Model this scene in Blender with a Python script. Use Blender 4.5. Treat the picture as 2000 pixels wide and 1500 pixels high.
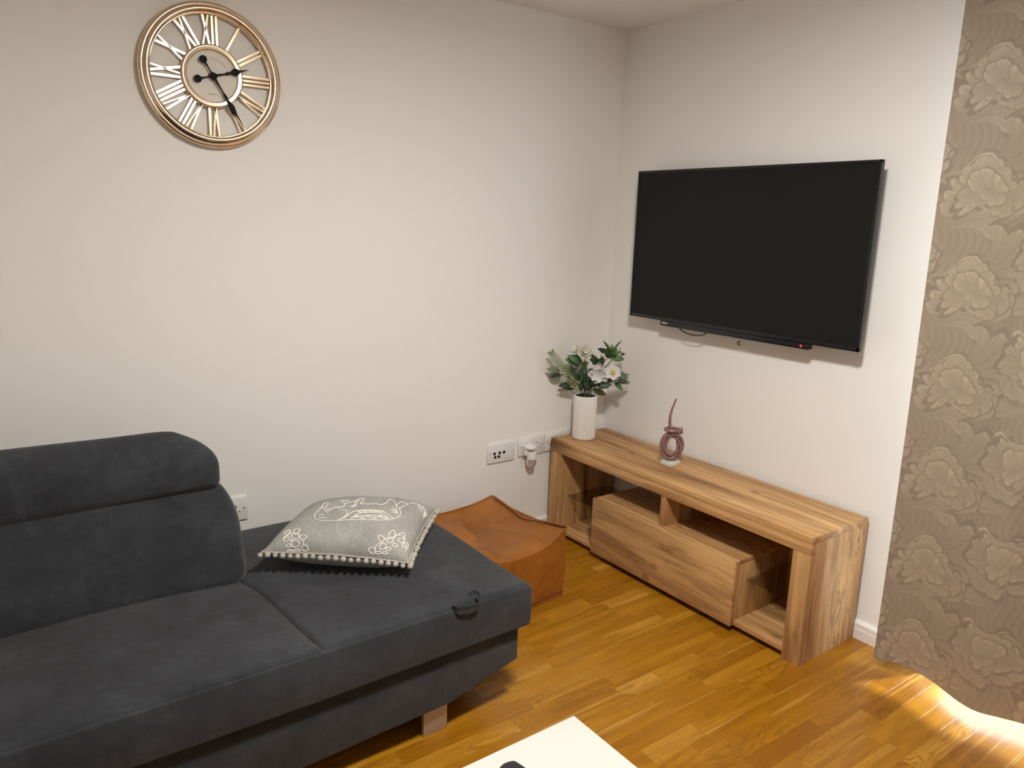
import bpy, bmesh, math, random
import numpy as np
from mathutils import Vector, Matrix
random.seed(7); rng = np.random.default_rng(7)
for o in list(bpy.data.objects): bpy.data.objects.remove(o)
S = bpy.context.scene
C = S.collection
PI = math.pi

# ------------------------------------------------------------------ camera
# world: room corner at the origin, clock wall is y = 0 (x < 0), TV wall is x = 0 (y < 0), z up, metres
F_PX = 1470.0
CAM = np.array([-2.4382, -2.5605, 1.3954])
YAW, PITCH, ROLL = 0.9365, 0.2118, 0.0305
_d = np.array([math.cos(YAW)*math.cos(PITCH), math.sin(YAW)*math.cos(PITCH), -math.sin(PITCH)])
_r0 = np.array([math.sin(YAW), -math.cos(YAW), 0.0]); _u0 = np.cross(_r0, _d)
_r = math.cos(ROLL)*_r0 + math.sin(ROLL)*_u0
_u = -math.sin(ROLL)*_r0 + math.cos(ROLL)*_u0
cam_data = bpy.data.cameras.new('camera'); cam = bpy.data.objects.new('camera', cam_data); C.objects.link(cam)
cam_data.sensor_width = 36.0; cam_data.lens = F_PX/2000*36.0; cam_data.clip_start = 0.02
cam.matrix_world = Matrix(((_r[0], _u[0], -_d[0], CAM[0]), (_r[1], _u[1], -_d[1], CAM[1]), (_r[2], _u[2], -_d[2], CAM[2]), (0, 0, 0, 1)))
S.camera = cam

# ------------------------------------------------------------------ world, sun, exposure
w = bpy.data.worlds.new('world'); S.world = w; w.use_nodes = True
bg = w.node_tree.nodes['Background']; bg.inputs[0].default_value = (0.72, 0.86, 1.0, 1); bg.inputs[1].default_value = 9.0
sun_d = bpy.data.lights.new('sun', 'SUN'); sun = bpy.data.objects.new('sun', sun_d); C.objects.link(sun)
sun_d.energy = 24.0; sun_d.angle = math.radians(5.0); sun_d.color = (0.93, 0.97, 1.0)
sun.rotation_euler = Vector((-1.0, 0.40, -math.tan(math.radians(13)))).to_track_quat('-Z', 'Y').to_euler()
sun.location = (3, -2, 2)
S.view_settings.view_transform = 'Standard'; S.view_settings.look = 'None'
S.view_settings.gamma = 1.0; S.view_settings.use_curve_mapping = False
S.view_settings.exposure = 0.0
LAMP_POS = (-1.46, -1.76); LAMP_POWER = 38.0; DOME_GLOW = 33.0; LAMP_COL = (1.0, 0.965, 0.90)

# ------------------------------------------------------------------ pixel helpers
def ray(px, py):
    return CAM, _d + _r*(px-1000)/F_PX - _u*(py-750)/F_PX
def on(px, py, ax, val):
    c, v = ray(px, py); t = (val-c[ax])/v[ax]; return c+t*v
def at_plane(px, py, point, n):
    c, v = ray(px, py); n = np.asarray(n, float); t = ((np.asarray(point)-c)@n)/(v@n); return c+t*v
def in_frame(x, y, z, m=0):
    v = np.array([x, y, z])-CAM; d = v@_d
    if d < 0.05: return False
    a, b = 1000+F_PX*(v@_r)/d, 750-F_PX*(v@_u)/d
    return -m < a < 2000+m and -m < b < 1500+m

# ------------------------------------------------------------------ object helpers
LOC = {}
def tag(o, label=None, cat=None, group=None, kind=None):
    if label: o['label'] = label
    if cat: o['category'] = cat
    if group: o['group'] = group
    if kind: o['kind'] = kind
    return o
def thing(name, label, cat, loc, group=None):
    o = bpy.data.objects.new(name, None); C.objects.link(o); o.location = loc; o.empty_display_size = 0.05
    LOC[o] = np.array(loc, float)
    return tag(o, label, cat, group)
def obj(name, vf, mat, parent=None, smooth=True, origin=None, angle=40, label=None):
    """link one mesh; verts in world metres; stored relative to the parent's base (or to origin)"""
    v, f = vf; v = np.asarray(v, float).reshape(-1, 3)
    base = LOC.get(parent, np.zeros(3)) if parent is not None else (np.array(origin, float) if origin is not None else np.zeros(3))
    me = bpy.data.meshes.new(name)
    me.from_pydata((v-base).tolist(), [], [tuple(int(i) for i in q) for q in f]); me.update()
    me.materials.append(mat)
    if smooth:
        me.polygons.foreach_set('use_smooth', [True]*len(me.polygons))
        if angle: me.set_sharp_from_angle(angle=math.radians(angle))
    o = bpy.data.objects.new(name, me); C.objects.link(o)
    LOC[o] = base
    if parent is not None: o.parent = parent
    else: o.location = base
    if label: o['label'] = label
    return o
def join(*vfs):
    V, F, n = [], [], 0
    for v, f in vfs:
        v = np.asarray(v, float).reshape(-1, 3); V.append(v); F += [tuple(i+n for i in q) for q in f]; n += len(v)
    return np.concatenate(V), F
def box(x0, x1, y0, y1, z0, z1, b=0.0, seg=2):
    bm = bmesh.new(); bmesh.ops.create_cube(bm, size=1)
    for v in bm.verts:
        v.co = ((x0+x1)/2+v.co.x*(x1-x0), (y0+y1)/2+v.co.y*(y1-y0), (z0+z1)/2+v.co.z*(z1-z0))
    if b > 0: bmesh.ops.bevel(bm, geom=bm.edges[:], offset=b, segments=seg, affect='EDGES', profile=0.5)
    return bm_out(bm)
def bm_out(bm):
    bm.verts.index_update()
    v = [tuple(q.co) for q in bm.verts]; f = [tuple(q.index for q in p.verts) for p in bm.faces]; bm.free(); return v, f
def prism(poly, axis, a, b, bev=0.0):
    """polygon in the two other axes extruded along axis from a to b"""
    bm = bmesh.new(); o = [i for i in range(3) if i != axis]
    def P(q, t):
        c = [0, 0, 0]; c[o[0]], c[o[1]], c[axis] = q[0], q[1], t; return c
    A = [bm.verts.new(P(q, a)) for q in poly]; B = [bm.verts.new(P(q, b)) for q in poly]
    n = len(poly); bm.faces.new(A[::-1]); bm.faces.new(B)
    for i in range(n): bm.faces.new((A[i], A[(i+1) % n], B[(i+1) % n], B[i]))
    bmesh.ops.recalc_face_normals(bm, faces=bm.faces[:])
    if bev: bmesh.ops.bevel(bm, geom=bm.edges[:], offset=bev, segments=2, affect='EDGES', profile=0.5)
    return bm_out(bm)
def rbox(x0, x1, y0, y1, z0, z1, r, nx=24, ny=16, nz=8, k=4):
    """rounded box with an even grid on its faces so that it can be deformed"""
    h = np.array([(x1-x0)/2, (y1-y0)/2, (z1-z0)/2]); c = np.array([(x0+x1)/2, (y0+y1)/2, (z0+z1)/2])
    def coords(hh, n):
        e = [hh-r+r*math.tan(PI/4*i/k) for i in range(1, k+1)]
        inner = list(np.linspace(-(hh-r), hh-r, n+1))
        return [-q for q in e[::-1]]+inner+e
    ax = [coords(h[0], nx), coords(h[1], ny), coords(h[2], nz)]
    V, F, idx = [], [], {}
    def vid(p):
        key = tuple(round(float(q), 6) for q in p)
        if key not in idx:
            idx[key] = len(V); p = np.array(p, float); q = np.clip(p, -(h-r), h-r); d = p-q; L = np.linalg.norm(d)
            V.append(c+q+(d/L*r if L > 1e-9 else 0))
        return idx[key]
    for a in range(3):
        b, d = [(1, 2), (2, 0), (0, 1)][a]
        for s in (-1, 1):
            for i in range(len(ax[b])-1):
                for j in range(len(ax[d])-1):
                    q = []
                    for (ii, jj) in ((i, j), (i+1, j), (i+1, j+1), (i, j+1)):
                        p = [0, 0, 0]; p[a] = s*h[a]; p[b] = ax[b][ii]; p[d] = ax[d][jj]; q.append(vid(p))
                    F.append(tuple(q if s > 0 else q[::-1]))
    return np.array(V), F
def lathe(profile, center, n=48, axis=2, rib=None):
    """profile (radius, height) turned about a vertical (or y) axis"""
    V, F = [], []; m = len(profile)
    for i in range(n):
        a = 2*PI*i/n; k = rib(a) if rib else 1
        for (q, h) in profile:
            rr = q*k if rib else q
            if axis == 2: V.append((center[0]+rr*math.cos(a), center[1]+rr*math.sin(a), center[2]+h))
            else: V.append((center[0]+rr*math.cos(a), center[1]-h, center[2]+rr*math.sin(a)))
    for i in range(n):
        for j in range(m-1):
            a, b = i*m+j, ((i+1) % n)*m+j
            F.append((a, b, b+1, a+1))
    return V, F
def tube(pts, rad, n=8, closed=False, caps=True):
    pts = np.asarray(pts, float); m = len(pts); rad = np.full(m, rad) if np.isscalar(rad) else np.asarray(rad, float)
    T = np.roll(pts, -1, 0)-np.roll(pts, 1, 0) if closed else np.gradient(pts, axis=0)
    T /= np.linalg.norm(T, axis=1)[:, None]+1e-12
    up = np.array([0, 0, 1.0]) if abs(T[0][2]) < .9 else np.array([1.0, 0, 0])
    N = np.cross(T[0], up); N /= np.linalg.norm(N); V = []
    for i in range(m):
        N = N-T[i]*(N@T[i]); N /= np.linalg.norm(N)+1e-12; B = np.cross(T[i], N)
        for j in range(n):
            a = 2*PI*j/n; V.append(pts[i]+rad[i]*(math.cos(a)*N+math.sin(a)*B))
    F = []
    for i in range(m if closed else m-1):
        for j in range(n):
            a, b = i*n+j, i*n+(j+1) % n; c, d = ((i+1) % m)*n+(j+1) % n, ((i+1) % m)*n+j
            F.append((a, b, c, d))
    if caps and not closed:
        F.append(tuple(range(n))[::-1]); F.append(tuple((m-1)*n+j for j in range(n)))
    return np.array(V), F
def spline(pts, n=8, closed=False):
    P = np.asarray(pts, float); m = len(P); out = []
    for i in range(m if closed else m-1):
        if closed: a, b, c, d = P[(i-1) % m], P[i], P[(i+1) % m], P[(i+2) % m]
        else: a, b, c, d = P[max(i-1, 0)], P[i], P[i+1], P[min(i+2, m-1)]
        for t in np.arange(n)/n:
            out.append(0.5*((2*b)+(c-a)*t+(2*a-5*b+4*c-d)*t*t+(3*b-a-3*c+d)*t**3))
    if not closed: out.append(P[-1])
    return np.array(out)
def sphere(c, r, n=10, m=6, sc=(1, 1, 1)):
    prof = [(max(1e-5, math.sin(PI*i/m))*r, -math.cos(PI*i/m)*r) for i in range(m+1)]
    v, f = lathe(prof, (0, 0, 0), n); return np.array(v)*np.array(sc)+np.array(c), f

# ------------------------------------------------------------------ materials
class M:
    def __init__(s, name):
        s.m = bpy.data.materials.new(name); s.m.use_nodes = True; s.t = s.m.node_tree
        s.b = s.t.nodes['Principled BSDF']
    def n(s, typ, **kw):
        q = s.t.nodes.new(typ)
        for k, v in kw.items():
            if k in q.inputs: 
                if hasattr(v, 'is_linked') or isinstance(v, bpy.types.NodeSocket): s.t.links.new(v, q.inputs[k])
                else: q.inputs[k].default_value = v
            else: setattr(q, k, v)
        return q
    def link(s, a, b): s.t.links.new(a, b)
    def math(s, op, a, b=0.0):
        q = s.t.nodes.new('ShaderNodeMath'); q.operation = op
        for i, v in enumerate((a, b)):
            if isinstance(v, bpy.types.NodeSocket): s.link(v, q.inputs[i])
            else: q.inputs[i].default_value = v
        return q.outputs[0]
    def ramp(s, fac, stops, interp='LINEAR'):
        q = s.t.nodes.new('ShaderNodeValToRGB'); q.color_ramp.interpolation = interp
        e = q.color_ramp.elements
        while len(e) < len(stops): e.new(0.5)
        for i, (p, c) in enumerate(stops): e[i].position = p; e[i].color = (*c, 1) if len(c) == 3 else c
        s.link(fac, q.inputs[0]); return q.outputs[0]
    def mix(s, fac, a, b, mode='MIX'):
        q = s.t.nodes.new('ShaderNodeMix'); q.data_type = 'RGBA'; q.blend_type = mode
        for i, v in ((0, fac), (6, a), (7, b)):
            if isinstance(v, bpy.types.NodeSocket): s.link(v, q.inputs[i])
            else: q.inputs[i].default_value = v if i == 0 else (*v, 1)
        return q.outputs[2]
    def mapping(s, scale, src='Object', off=None):
        tc = s.t.nodes.new('ShaderNodeTexCoord'); o = tc.outputs[src]
        if off is not None:
            a = s.t.nodes.new('ShaderNodeVectorMath'); a.operation = 'ADD'; s.link(o, a.inputs[0]); s.link(off, a.inputs[1]); o = a.outputs[0]
        q = s.t.nodes.new('ShaderNodeMapping'); q.inputs['Scale'].default_value = scale; s.link(o, q.inputs[0]); return q.outputs[0]
    def noise(s, vec, scale=1.0, detail=4.0, rough=0.5, dist=0.0):
        q = s.n('ShaderNodeTexNoise', Scale=scale, Detail=detail, Roughness=rough, Distortion=dist); s.link(vec, q.inputs['Vector']); return q.outputs[0]
    def bump(s, h, strength=0.2, dist=0.002):
        q = s.n('ShaderNodeBump', Strength=strength, Distance=dist); s.link(h, q.inputs['Height']); s.link(q.outputs[0], s.b.inputs['Normal'])
    def set(s, **kw):
        for k, v in kw.items():
            k = k.replace('_', ' ')
            if isinstance(v, bpy.types.NodeSocket): s.link(v, s.b.inputs[k])
            else: s.b.inputs[k].default_value = (*v, 1) if isinstance(v, tuple) and len(v) == 3 and k != 'Subsurface Radius' else v
        return s
def srgb(r, g, b):
    f = lambda c: c/12.92 if c <= 0.04045 else ((c+0.055)/1.055)**2.4
    return (f(r/255), f(g/255), f(b/255))
def simple(name, col, rough=0.5, **kw): return M(name).set(Base_Color=col, Roughness=rough, **kw).m

def wall_mat(name, col):
    m = M(name); v = m.mapping((1, 1, 1)); a = m.noise(v, 1.3, 3); c = m.mix(m.math('MULTIPLY', a, 0.10), col, tuple(q*0.93 for q in col))
    m.set(Base_Color=c, Roughness=0.75); m.bump(m.noise(v, 160, 3), 0.10, 0.0015); return m.m
WALL = wall_mat('wall_paint', (0.86, 0.845, 0.815))
CEIL = wall_mat('ceiling_paint', (0.88, 0.865, 0.84))
GLOSSWHITE = simple('white_gloss_paint', (0.82, 0.81, 0.79), 0.35)
PLASTIC = simple('white_plastic', (0.80, 0.79, 0.77), 0.3)
DARKHOLE = simple('socket_hole', (0.012, 0.011, 0.010), 0.6)
SCREW = simple('steel_screw', (0.5, 0.5, 0.5), 0.35, Metallic=1.0)

def oak(name, axis):
    """rustic oak decor, grain along the given axis"""
    m = M(name)
    def sc(al, ac): return tuple(al if i == axis else ac for i in range(3))
    broad = m.noise(m.mapping(sc(0.9, 9)), 1.0, 5, 0.55, 0.8)
    fine = m.noise(m.mapping(sc(5, 170)), 1.0, 4, 0.6, 0.2)
    band = m.noise(m.mapping(sc(1.6, 26)), 1.0, 3, 0.5, 1.2)
    crk = m.noise(m.mapping(sc(1.3, 13)), 1.0, 5, 0.62, 1.6)
    c = m.ramp(broad, [(0.30, srgb(122, 83, 47)), (0.42, srgb(184, 139, 89)), (0.56, srgb(212, 167, 113)), (0.66, srgb(194, 148, 96)), (0.76, srgb(152, 108, 66))])
    c = m.mix(m.math('MULTIPLY', m.ramp(band, [(0.46, (0, 0, 0)), (0.60, (1, 1, 1))]), 0.42), c, srgb(128, 88, 54))
    f = m.ramp(fine, [(0.35, (0.80, 0.80, 0.80)), (0.62, (1.06, 1.06, 1.06))])
    c = m.mix(0.75, c, m.mix(1.0, c, f, 'MULTIPLY'))
    line = m.math('ABSOLUTE', m.math('SUBTRACT', crk, 0.47))
    msk = m.ramp(m.noise(m.mapping(sc(2.2, 6)), 1.0, 2), [(0.50, (0, 0, 0)), (0.60, (1, 1, 1))])
    lm = m.math('MULTIPLY', m.ramp(line, [(0.0, (1, 1, 1)), (0.022, (0, 0, 0))]), msk)
    c = m.mix(m.math('MULTIPLY', lm, 0.75), c, srgb(84, 54, 34))
    vor = m.n('ShaderNodeTexVoronoi', Scale=1.0); m.link(m.mapping(sc(5.0, 8.5)), vor.inputs['Vector'])
    kn = m.ramp(vor.outputs['Distance'], [(0.0, (1, 1, 1)), (0.085, (0.5, 0.5, 0.5)), (0.13, (0, 0, 0))])
    c = m.mix(m.math('MULTIPLY', kn, 0.7), c, srgb(96, 60, 36))
    m.set(Base_Color=c, Roughness=0.55); m.bump(fine, 0.12, 0.0006); return m.m
OAK_Y, OAK_Z, OAK_X = oak('oak_grain_long', 1), oak('oak_grain_upright', 2), oak('oak_grain_deep', 0)

def floor_mat():
    m = M('oiled_oak_strip')
    tone = m.n('ShaderNodeAttribute', attribute_name='tone').outputs['Fac']
    off = m.n('ShaderNodeAttribute', attribute_name='shift').outputs['Vector']
    broad = m.noise(m.mapping((2.0, 22, 1), off=off), 1.0, 5, 0.55, 0.8)
    fine = m.noise(m.mapping((9, 240, 1), off=off), 1.0, 3, 0.6)
    warp = m.noise(m.mapping((3.2, 11, 1), off=off), 1.0, 2, 0.5)
    cath = m.math('SINE', m.math('MULTIPLY', warp, 95.0))
    cath = m.ramp(m.math('MULTIPLY', m.math('ADD', cath, 1.0), 0.5), [(0.55, (0, 0, 0)), (0.95, (1, 1, 1))])
    cmask = m.ramp(m.noise(m.mapping((1.6, 5, 1), off=off), 1.0, 2), [(0.50, (0, 0, 0)), (0.62, (1, 1, 1))])
    sap = m.ramp(m.noise(m.mapping((0.8, 34, 1), off=off), 1.0, 1), [(0.66, (0, 0, 0)), (0.72, (1, 1, 1))])
    c = m.ramp(tone, [(0.0, srgb(146, 93, 14)), (0.35, srgb(165, 112, 19)), (0.7, srgb(180, 127, 31)), (1.0, srgb(202, 153, 62))])
    c = m.mix(m.ramp(broad, [(0.34, (0.6, 0.6, 0.6)), (0.60, (0, 0, 0))]), c, srgb(132, 80, 10))
    c = m.mix(m.math('MULTIPLY', m.math('MULTIPLY', cath, cmask), 0.42), c, srgb(112, 66, 8))
    c = m.mix(m.math('MULTIPLY', sap, 0.40), c, srgb(212, 166, 84))
    c = m.mix(0.8, c, m.mix(1.0, c, m.ramp(fine, [(0.3, (0.80, 0.78, 0.74)), (0.65, (1.08, 1.08, 1.08))]), 'MULTIPLY'))
    m.set(Base_Color=c, Roughness=0.31); m.b.inputs['Specular IOR Level'].default_value = 0.5
    m.bump(fine, 0.08, 0.0005); return m.m
FLOOR = floor_mat()
JOINT = simple('floor_joint', srgb(70, 40, 15), 0.8)

def fabric_mat():
    m = M('charcoal_suede'); v = m.mapping((1, 1, 1))
    a = m.noise(v, 7, 6, 0.62, 0.5); b = m.noise(v, 55, 4, 0.6)
    c = m.ramp(m.math('ADD', m.math('MULTIPLY', a, 0.75), m.math('MULTIPLY', b, 0.25)), [(0.32, srgb(38, 40, 44)), (0.50, srgb(49, 51, 56)), (0.68, srgb(62, 65, 70))])
    m.set(Base_Color=c, Roughness=0.85, Sheen_Weight=0.18, Sheen_Roughness=0.5); m.b.inputs['Specular IOR Level'].default_value = 0.15
    m.bump(m.math('ADD', b, m.math('MULTIPLY', a, 0.8)), 0.18, 0.003); return m.m
SUEDE = fabric_mat()
def leather_mat():
    m = M('tan_leather'); v = m.mapping((1, 1, 1))
    a = m.noise(v, 6, 5, 0.6, 0.3); b = m.noise(v, 120, 4, 0.6); w_ = m.noise(v, 11, 3, 0.5, 1.5)
    c = m.ramp(a, [(0.35, srgb(138, 82, 20)), (0.65, srgb(160, 98, 34))])
    m.set(Base_Color=c, Roughness=0.42); m.bump(m.math('ADD', b, m.math('MULTIPLY', w_, 5.0)), 0.30, 0.006); return m.m
LEATHER = leather_mat()
SEAM = simple('leather_seam', srgb(112, 60, 24), 0.5)
def linen_mat():
    m = M('grey_linen'); a = m.noise(m.mapping((40, 400, 40)), 1, 3); b = m.noise(m.mapping((400, 40, 40)), 1, 3); g = m.noise(m.mapping((9, 9, 9)), 1, 4)
    s = m.math('ADD', m.math('MULTIPLY', m.math('ADD', a, b), 0.35), m.math('MULTIPLY', g, 0.3))
    c = m.ramp(s, [(0.38, srgb(136, 135, 130)), (0.62, srgb(170, 169, 164))])
    m.set(Base_Color=c, Roughness=0.9); m.bump(s, 0.3, 0.0012); return m.m
LINEN = linen_mat()
STITCH = simple('white_embroidery', (0.80, 0.78, 0.73), 0.85)
def pom_mat():
    m = M('grey_pompom_yarn'); b = m.noise(m.mapping((1, 1, 1)), 500, 2); m.set(Base_Color=m.ramp(b, [(0.3, srgb(160, 154, 145)), (0.7, srgb(196, 190, 181))]), Roughness=0.95); m.bump(b, 0.6, 0.001); return m.m
POM = pom_mat()
GOLD = simple('rose_gold_metal', srgb(232, 211, 184), 0.16, Metallic=1.0)
GOLDMATT = simple('brushed_rose_gold', srgb(208, 184, 155), 0.24, Metallic=1.0)
DIAL = simple('ivory_dial', (0.74, 0.70, 0.62), 0.5)
BLACKHAND = simple('black_clock_hand', (0.006, 0.008, 0.008), 0.6, Specular_IOR_Level=0.15)
PRINT = simple('grey_print', (0.30, 0.28, 0.25), 0.7)
TVBODY = simple('black_tv_plastic', (0.006, 0.007, 0.010), 0.28)
TVSCREEN = simple('tv_screen_glass', (0.0085, 0.0088, 0.0090), 0.45, Specular_IOR_Level=0.2)
TVLOGO = simple('pale_logo_print', (0.45, 0.45, 0.45), 0.5)
BLACKCABLE = simple('black_cable', (0.01, 0.01, 0.01), 0.5)
LED = simple('red_standby_light', (0.5, 0.02, 0.02), 0.4, Emission_Color=(1.0, 0.03, 0.03), Emission_Strength=1.5)
BRACKET = simple('black_bracket', (0.015, 0.015, 0.015), 0.5, Metallic=0.6)
def glass(name, col, rough=0.02, ior=1.45): return simple(name, col, rough, Transmission_Weight=1.0, IOR=ior)
def pane(name, tint):
    m = M(name); t = m.t; tr = t.nodes.new('ShaderNodeBsdfTransparent'); tr.inputs[0].default_value = (*tint, 1); gl = t.nodes.new('ShaderNodeBsdfGlossy'); gl.inputs['Roughness'].default_value = 0.03
    lw = t.nodes.new('ShaderNodeLayerWeight'); lw.inputs[0].default_value = 0.5; mx = t.nodes.new('ShaderNodeMixShader'); m.link(m.math('ADD', m.math('MULTIPLY', m.math('POWER', lw.outputs['Facing'], 5.0), 0.7), 0.035), mx.inputs[0]); m.link(tr.outputs[0], mx.inputs[1]); m.link(gl.outputs[0], mx.inputs[2])
    m.link(mx.outputs[0], t.nodes['Material Output'].inputs[0]); return m.m
GLASS = pane('clear_glass', (0.97, 0.98, 0.98))
SHELFGLASS = pane('smoked_shelf_glass', (0.80, 0.82, 0.78))
MAUVE = simple('mauve_glass', srgb(160, 121, 118), 0.05, Transmission_Weight=0.35, IOR=1.45, Coat_Weight=0.6)
BASEGLASS = simple('frosted_glass_base', (0.86, 0.87, 0.80), 0.12, Transmission_Weight=0.25, IOR=1.45)
CERAMIC = simple('white_ceramic', (0.80, 0.78, 0.74), 0.4)
VASEIN = simple('vase_inside_shade', (0.03, 0.04, 0.03), 0.8)  # near-black colour paints the shade in the hollow of the white vase
def leafm(name, a, b):
    m = M(name); m.set(Base_Color=m.ramp(m.noise(m.mapping((1, 1, 1)), 60, 3), [(0.35, a), (0.65, b)]), Roughness=0.5); return m.m
LEAFS = {'d': leafm('dark_green_leaf', srgb(34, 56, 40), srgb(58, 84, 58)), 'g': leafm('green_leaf', srgb(52, 86, 46), srgb(84, 116, 66)),
         'y': leafm('grey_green_leaf', srgb(88, 104, 88), srgb(118, 130, 110)), 'l': leafm('light_green_leaf', srgb(104, 128, 66), srgb(148, 162, 98)),
         'o': leafm('olive_leaf', srgb(76, 80, 44), srgb(104, 104, 64))}
STEM = simple('green_stem', srgb(66, 84, 48), 0.6)
PETALW = simple('white_petal', (0.78, 0.75, 0.74), 0.7, Subsurface_Weight=0.15)
PETALC = simple('cream_petal', (0.80, 0.77, 0.64), 0.7, Subsurface_Weight=0.15)
POLLEN = simple('yellow_stamen', srgb(222, 190, 70), 0.7)
STEEL = M('brushed_steel'); STEEL.set(Base_Color=srgb(184, 170, 152), Metallic=0.5, Roughness=STEEL.ramp(STEEL.noise(STEEL.mapping((8, 8, 300)), 1, 2), [(0, (0.38,)*3), (1, (0.55,)*3)])); STEEL = STEEL.m
WHITETOP = simple('white_lacquer', (0.62, 0.60, 0.56), 0.25)
REMOTE = simple('black_remote_plastic', (0.012, 0.013, 0.015), 0.4)
REMOTEBTN = simple('grey_remote_button', (0.08, 0.08, 0.085), 0.6)
def curtain_mat():
    m = M('floral_jacquard'); pat = m.n('ShaderNodeAttribute', attribute_name='pattern').outputs['Fac']
    c = m.ramp(pat, [(0.0, srgb(136, 122, 107)), (0.30, srgb(153, 139, 123)), (0.75, srgb(167, 153, 136)), (1.0, srgb(191, 176, 157))])
    wv = m.noise(m.mapping((300, 300, 900)), 1, 2)
    c = m.mix(1.0, c, m.ramp(wv, [(0.3, (0.93, 0.93, 0.93)), (0.7, (1.05, 1.05, 1.05))]), 'MULTIPLY')
    m.set(Base_Color=c, Roughness=m.ramp(pat, [(0, (0.75,)*3), (1, (0.5,)*3)]), Sheen_Weight=0.1); m.bump(pat, 0.35, 0.0025); return m.m
CURTAIN = curtain_mat()
LINING = simple('blackout_lining', (0.20, 0.195, 0.19), 0.9)
PVC = simple('white_pvc_frame', (0.82, 0.82, 0.82), 0.35)
PAVING = simple('balcony_paving', (0.42, 0.41, 0.40), 0.8)

# ------------------------------------------------------------------ the room
ZC = 2.217; RX, RY = -3.62, -4.0; T = 0.15
DY0, DY1, DZ = -1.575, -2.46, 2.06            # glazed door opening behind the curtain
def struct(name, vf, mat, parent=None, **kw):
    o = obj(name, vf, mat, parent, **kw)
    if parent is None: o['kind'] = 'structure'
    return o
wl = struct('wall_left', box(RX-T, T, 0, T, -0.1, ZC+0.1), WALL, smooth=False)
struct('wall_right', join(box(0, T, DY0, 0, -0.1, ZC+0.1), box(0, T, RY-T, DY1, -0.1, ZC+0.1), box(0, T, DY1, DY0, DZ, ZC+0.1)), WALL, smooth=False)
struct('wall_back', box(RX-T, RX, RY-T, 0, -0.1, ZC+0.1), WALL, smooth=False)
struct('wall_front', box(RX, 0, RY-T, RY, -0.1, ZC+0.1), WALL, smooth=False)
struct('ceiling', box(RX-T, T, RY-T, T, ZC, ZC+0.1), CEIL, smooth=False)
bprof = lambda: [(0, 0), (0.016, 0), (0.016, 0.036), (0.0145, 0.040), (0.0145, 0.056), (0.008, 0.064), (0, 0.064)]
struct('baseboard_left', prism([(-a, b) for a, b in bprof()], 0, RX+0.02, -0.0), GLOSSWHITE, smooth=False)
struct('baseboard_right', prism([(-a, b) for a, b in bprof()], 1, -0.016, DY0+0.06), GLOSSWHITE, smooth=False)
struct('baseboard_back', prism([(RX+a, b) for a, b in bprof()], 1, RY, -0.016), GLOSSWHITE, smooth=False)
struct('baseboard_front', prism([(RY+a, b) for a, b in bprof()], 0, RX+0.016, -0.016), GLOSSWHITE, smooth=False)
# glazed door behind the curtain
dr = bpy.data.objects.new('door_1', None); C.objects.link(dr); dr.location = (0.075, (DY0+DY1)/2, 0); LOC[dr] = np.array(dr.location); dr['kind'] = 'structure'
fx0, fx1 = 0.05, 0.11
obj('door_frame', join(box(fx0, fx1, DY0-0.05, DY0, 0, DZ), box(fx0, fx1, DY1, DY1+0.05, 0, DZ), box(fx0, fx1, DY1+0.05, DY0-0.05, DZ-0.05, DZ)), PVC, dr, smooth=False)
obj('threshold', box(0.0, 0.15, DY1, DY0, -0.02, 0.004), PVC, dr, smooth=False)
obj('glass_pane', box(0.076, 0.084, DY1+0.05, DY0-0.05, 0.004, DZ-0.05), GLASS, dr, smooth=False)
struct('balcony_floor', box(0.15, 2.4, -6, 2, -0.16, -0.06), PAVING, smooth=False)

# floor of separate oak strips laid along x
fl = struct('floor', box(RX-T, T, RY-T, T, -0.05, -0.006), JOINT, smooth=False)
SW = 0.0608
def plank_mesh(name, items):
    V, F, tone, sh = [], [], [], []
    for (x0, x1, y0, y1, zt, tn, of) in items:
        n = len(V); g = 0.0001; b = 0.00012
        V += [(x0+g, y0+g, -0.006), (x1-g, y0+g, -0.006), (x1-g, y1-g, -0.006), (x0+g, y1-g, -0.006),
              (x0+g, y0+g, zt-b), (x1-g, y0+g, zt-b), (x1-g, y1-g, zt-b), (x0+g, y1-g, zt-b),
              (x0+g+b, y0+g+b, zt), (x1-g-b, y0+g+b, zt), (x1-g-b, y1-g-b, zt), (x0+g+b, y1-g-b, zt)]
        for a in range(4):
            c = (a+1) % 4; F.append((n+a, n+c, n+4+c, n+4+a)); F.append((n+4+a, n+4+c, n+8+c, n+8+a))
        F.append((n+8, n+9, n+10, n+11)); tone += [tn]*12; sh += [of]*12
    me = bpy.data.meshes.new(name); me.from_pydata(V, [], F)
    me.attributes.new('tone', 'FLOAT', 'POINT').data.foreach_set('value', tone)
    me.attributes.new('shift', 'FLOAT_VECTOR', 'POINT').data.foreach_set('vector', [c for o in sh for c in o])
    me.materials.append(FLOOR); o = bpy.data.objects.new(name, me); C.objects.link(o); o.parent = fl; return o
vis, hid = [], []
k = 0; y = -0.0
JOINS = {int(round(1.185/SW)): -0.932, int(round(1.372/SW)): -0.867, int(round(1.488/SW)): -0.633, int(round(1.61/SW)): -0.56}
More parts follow.
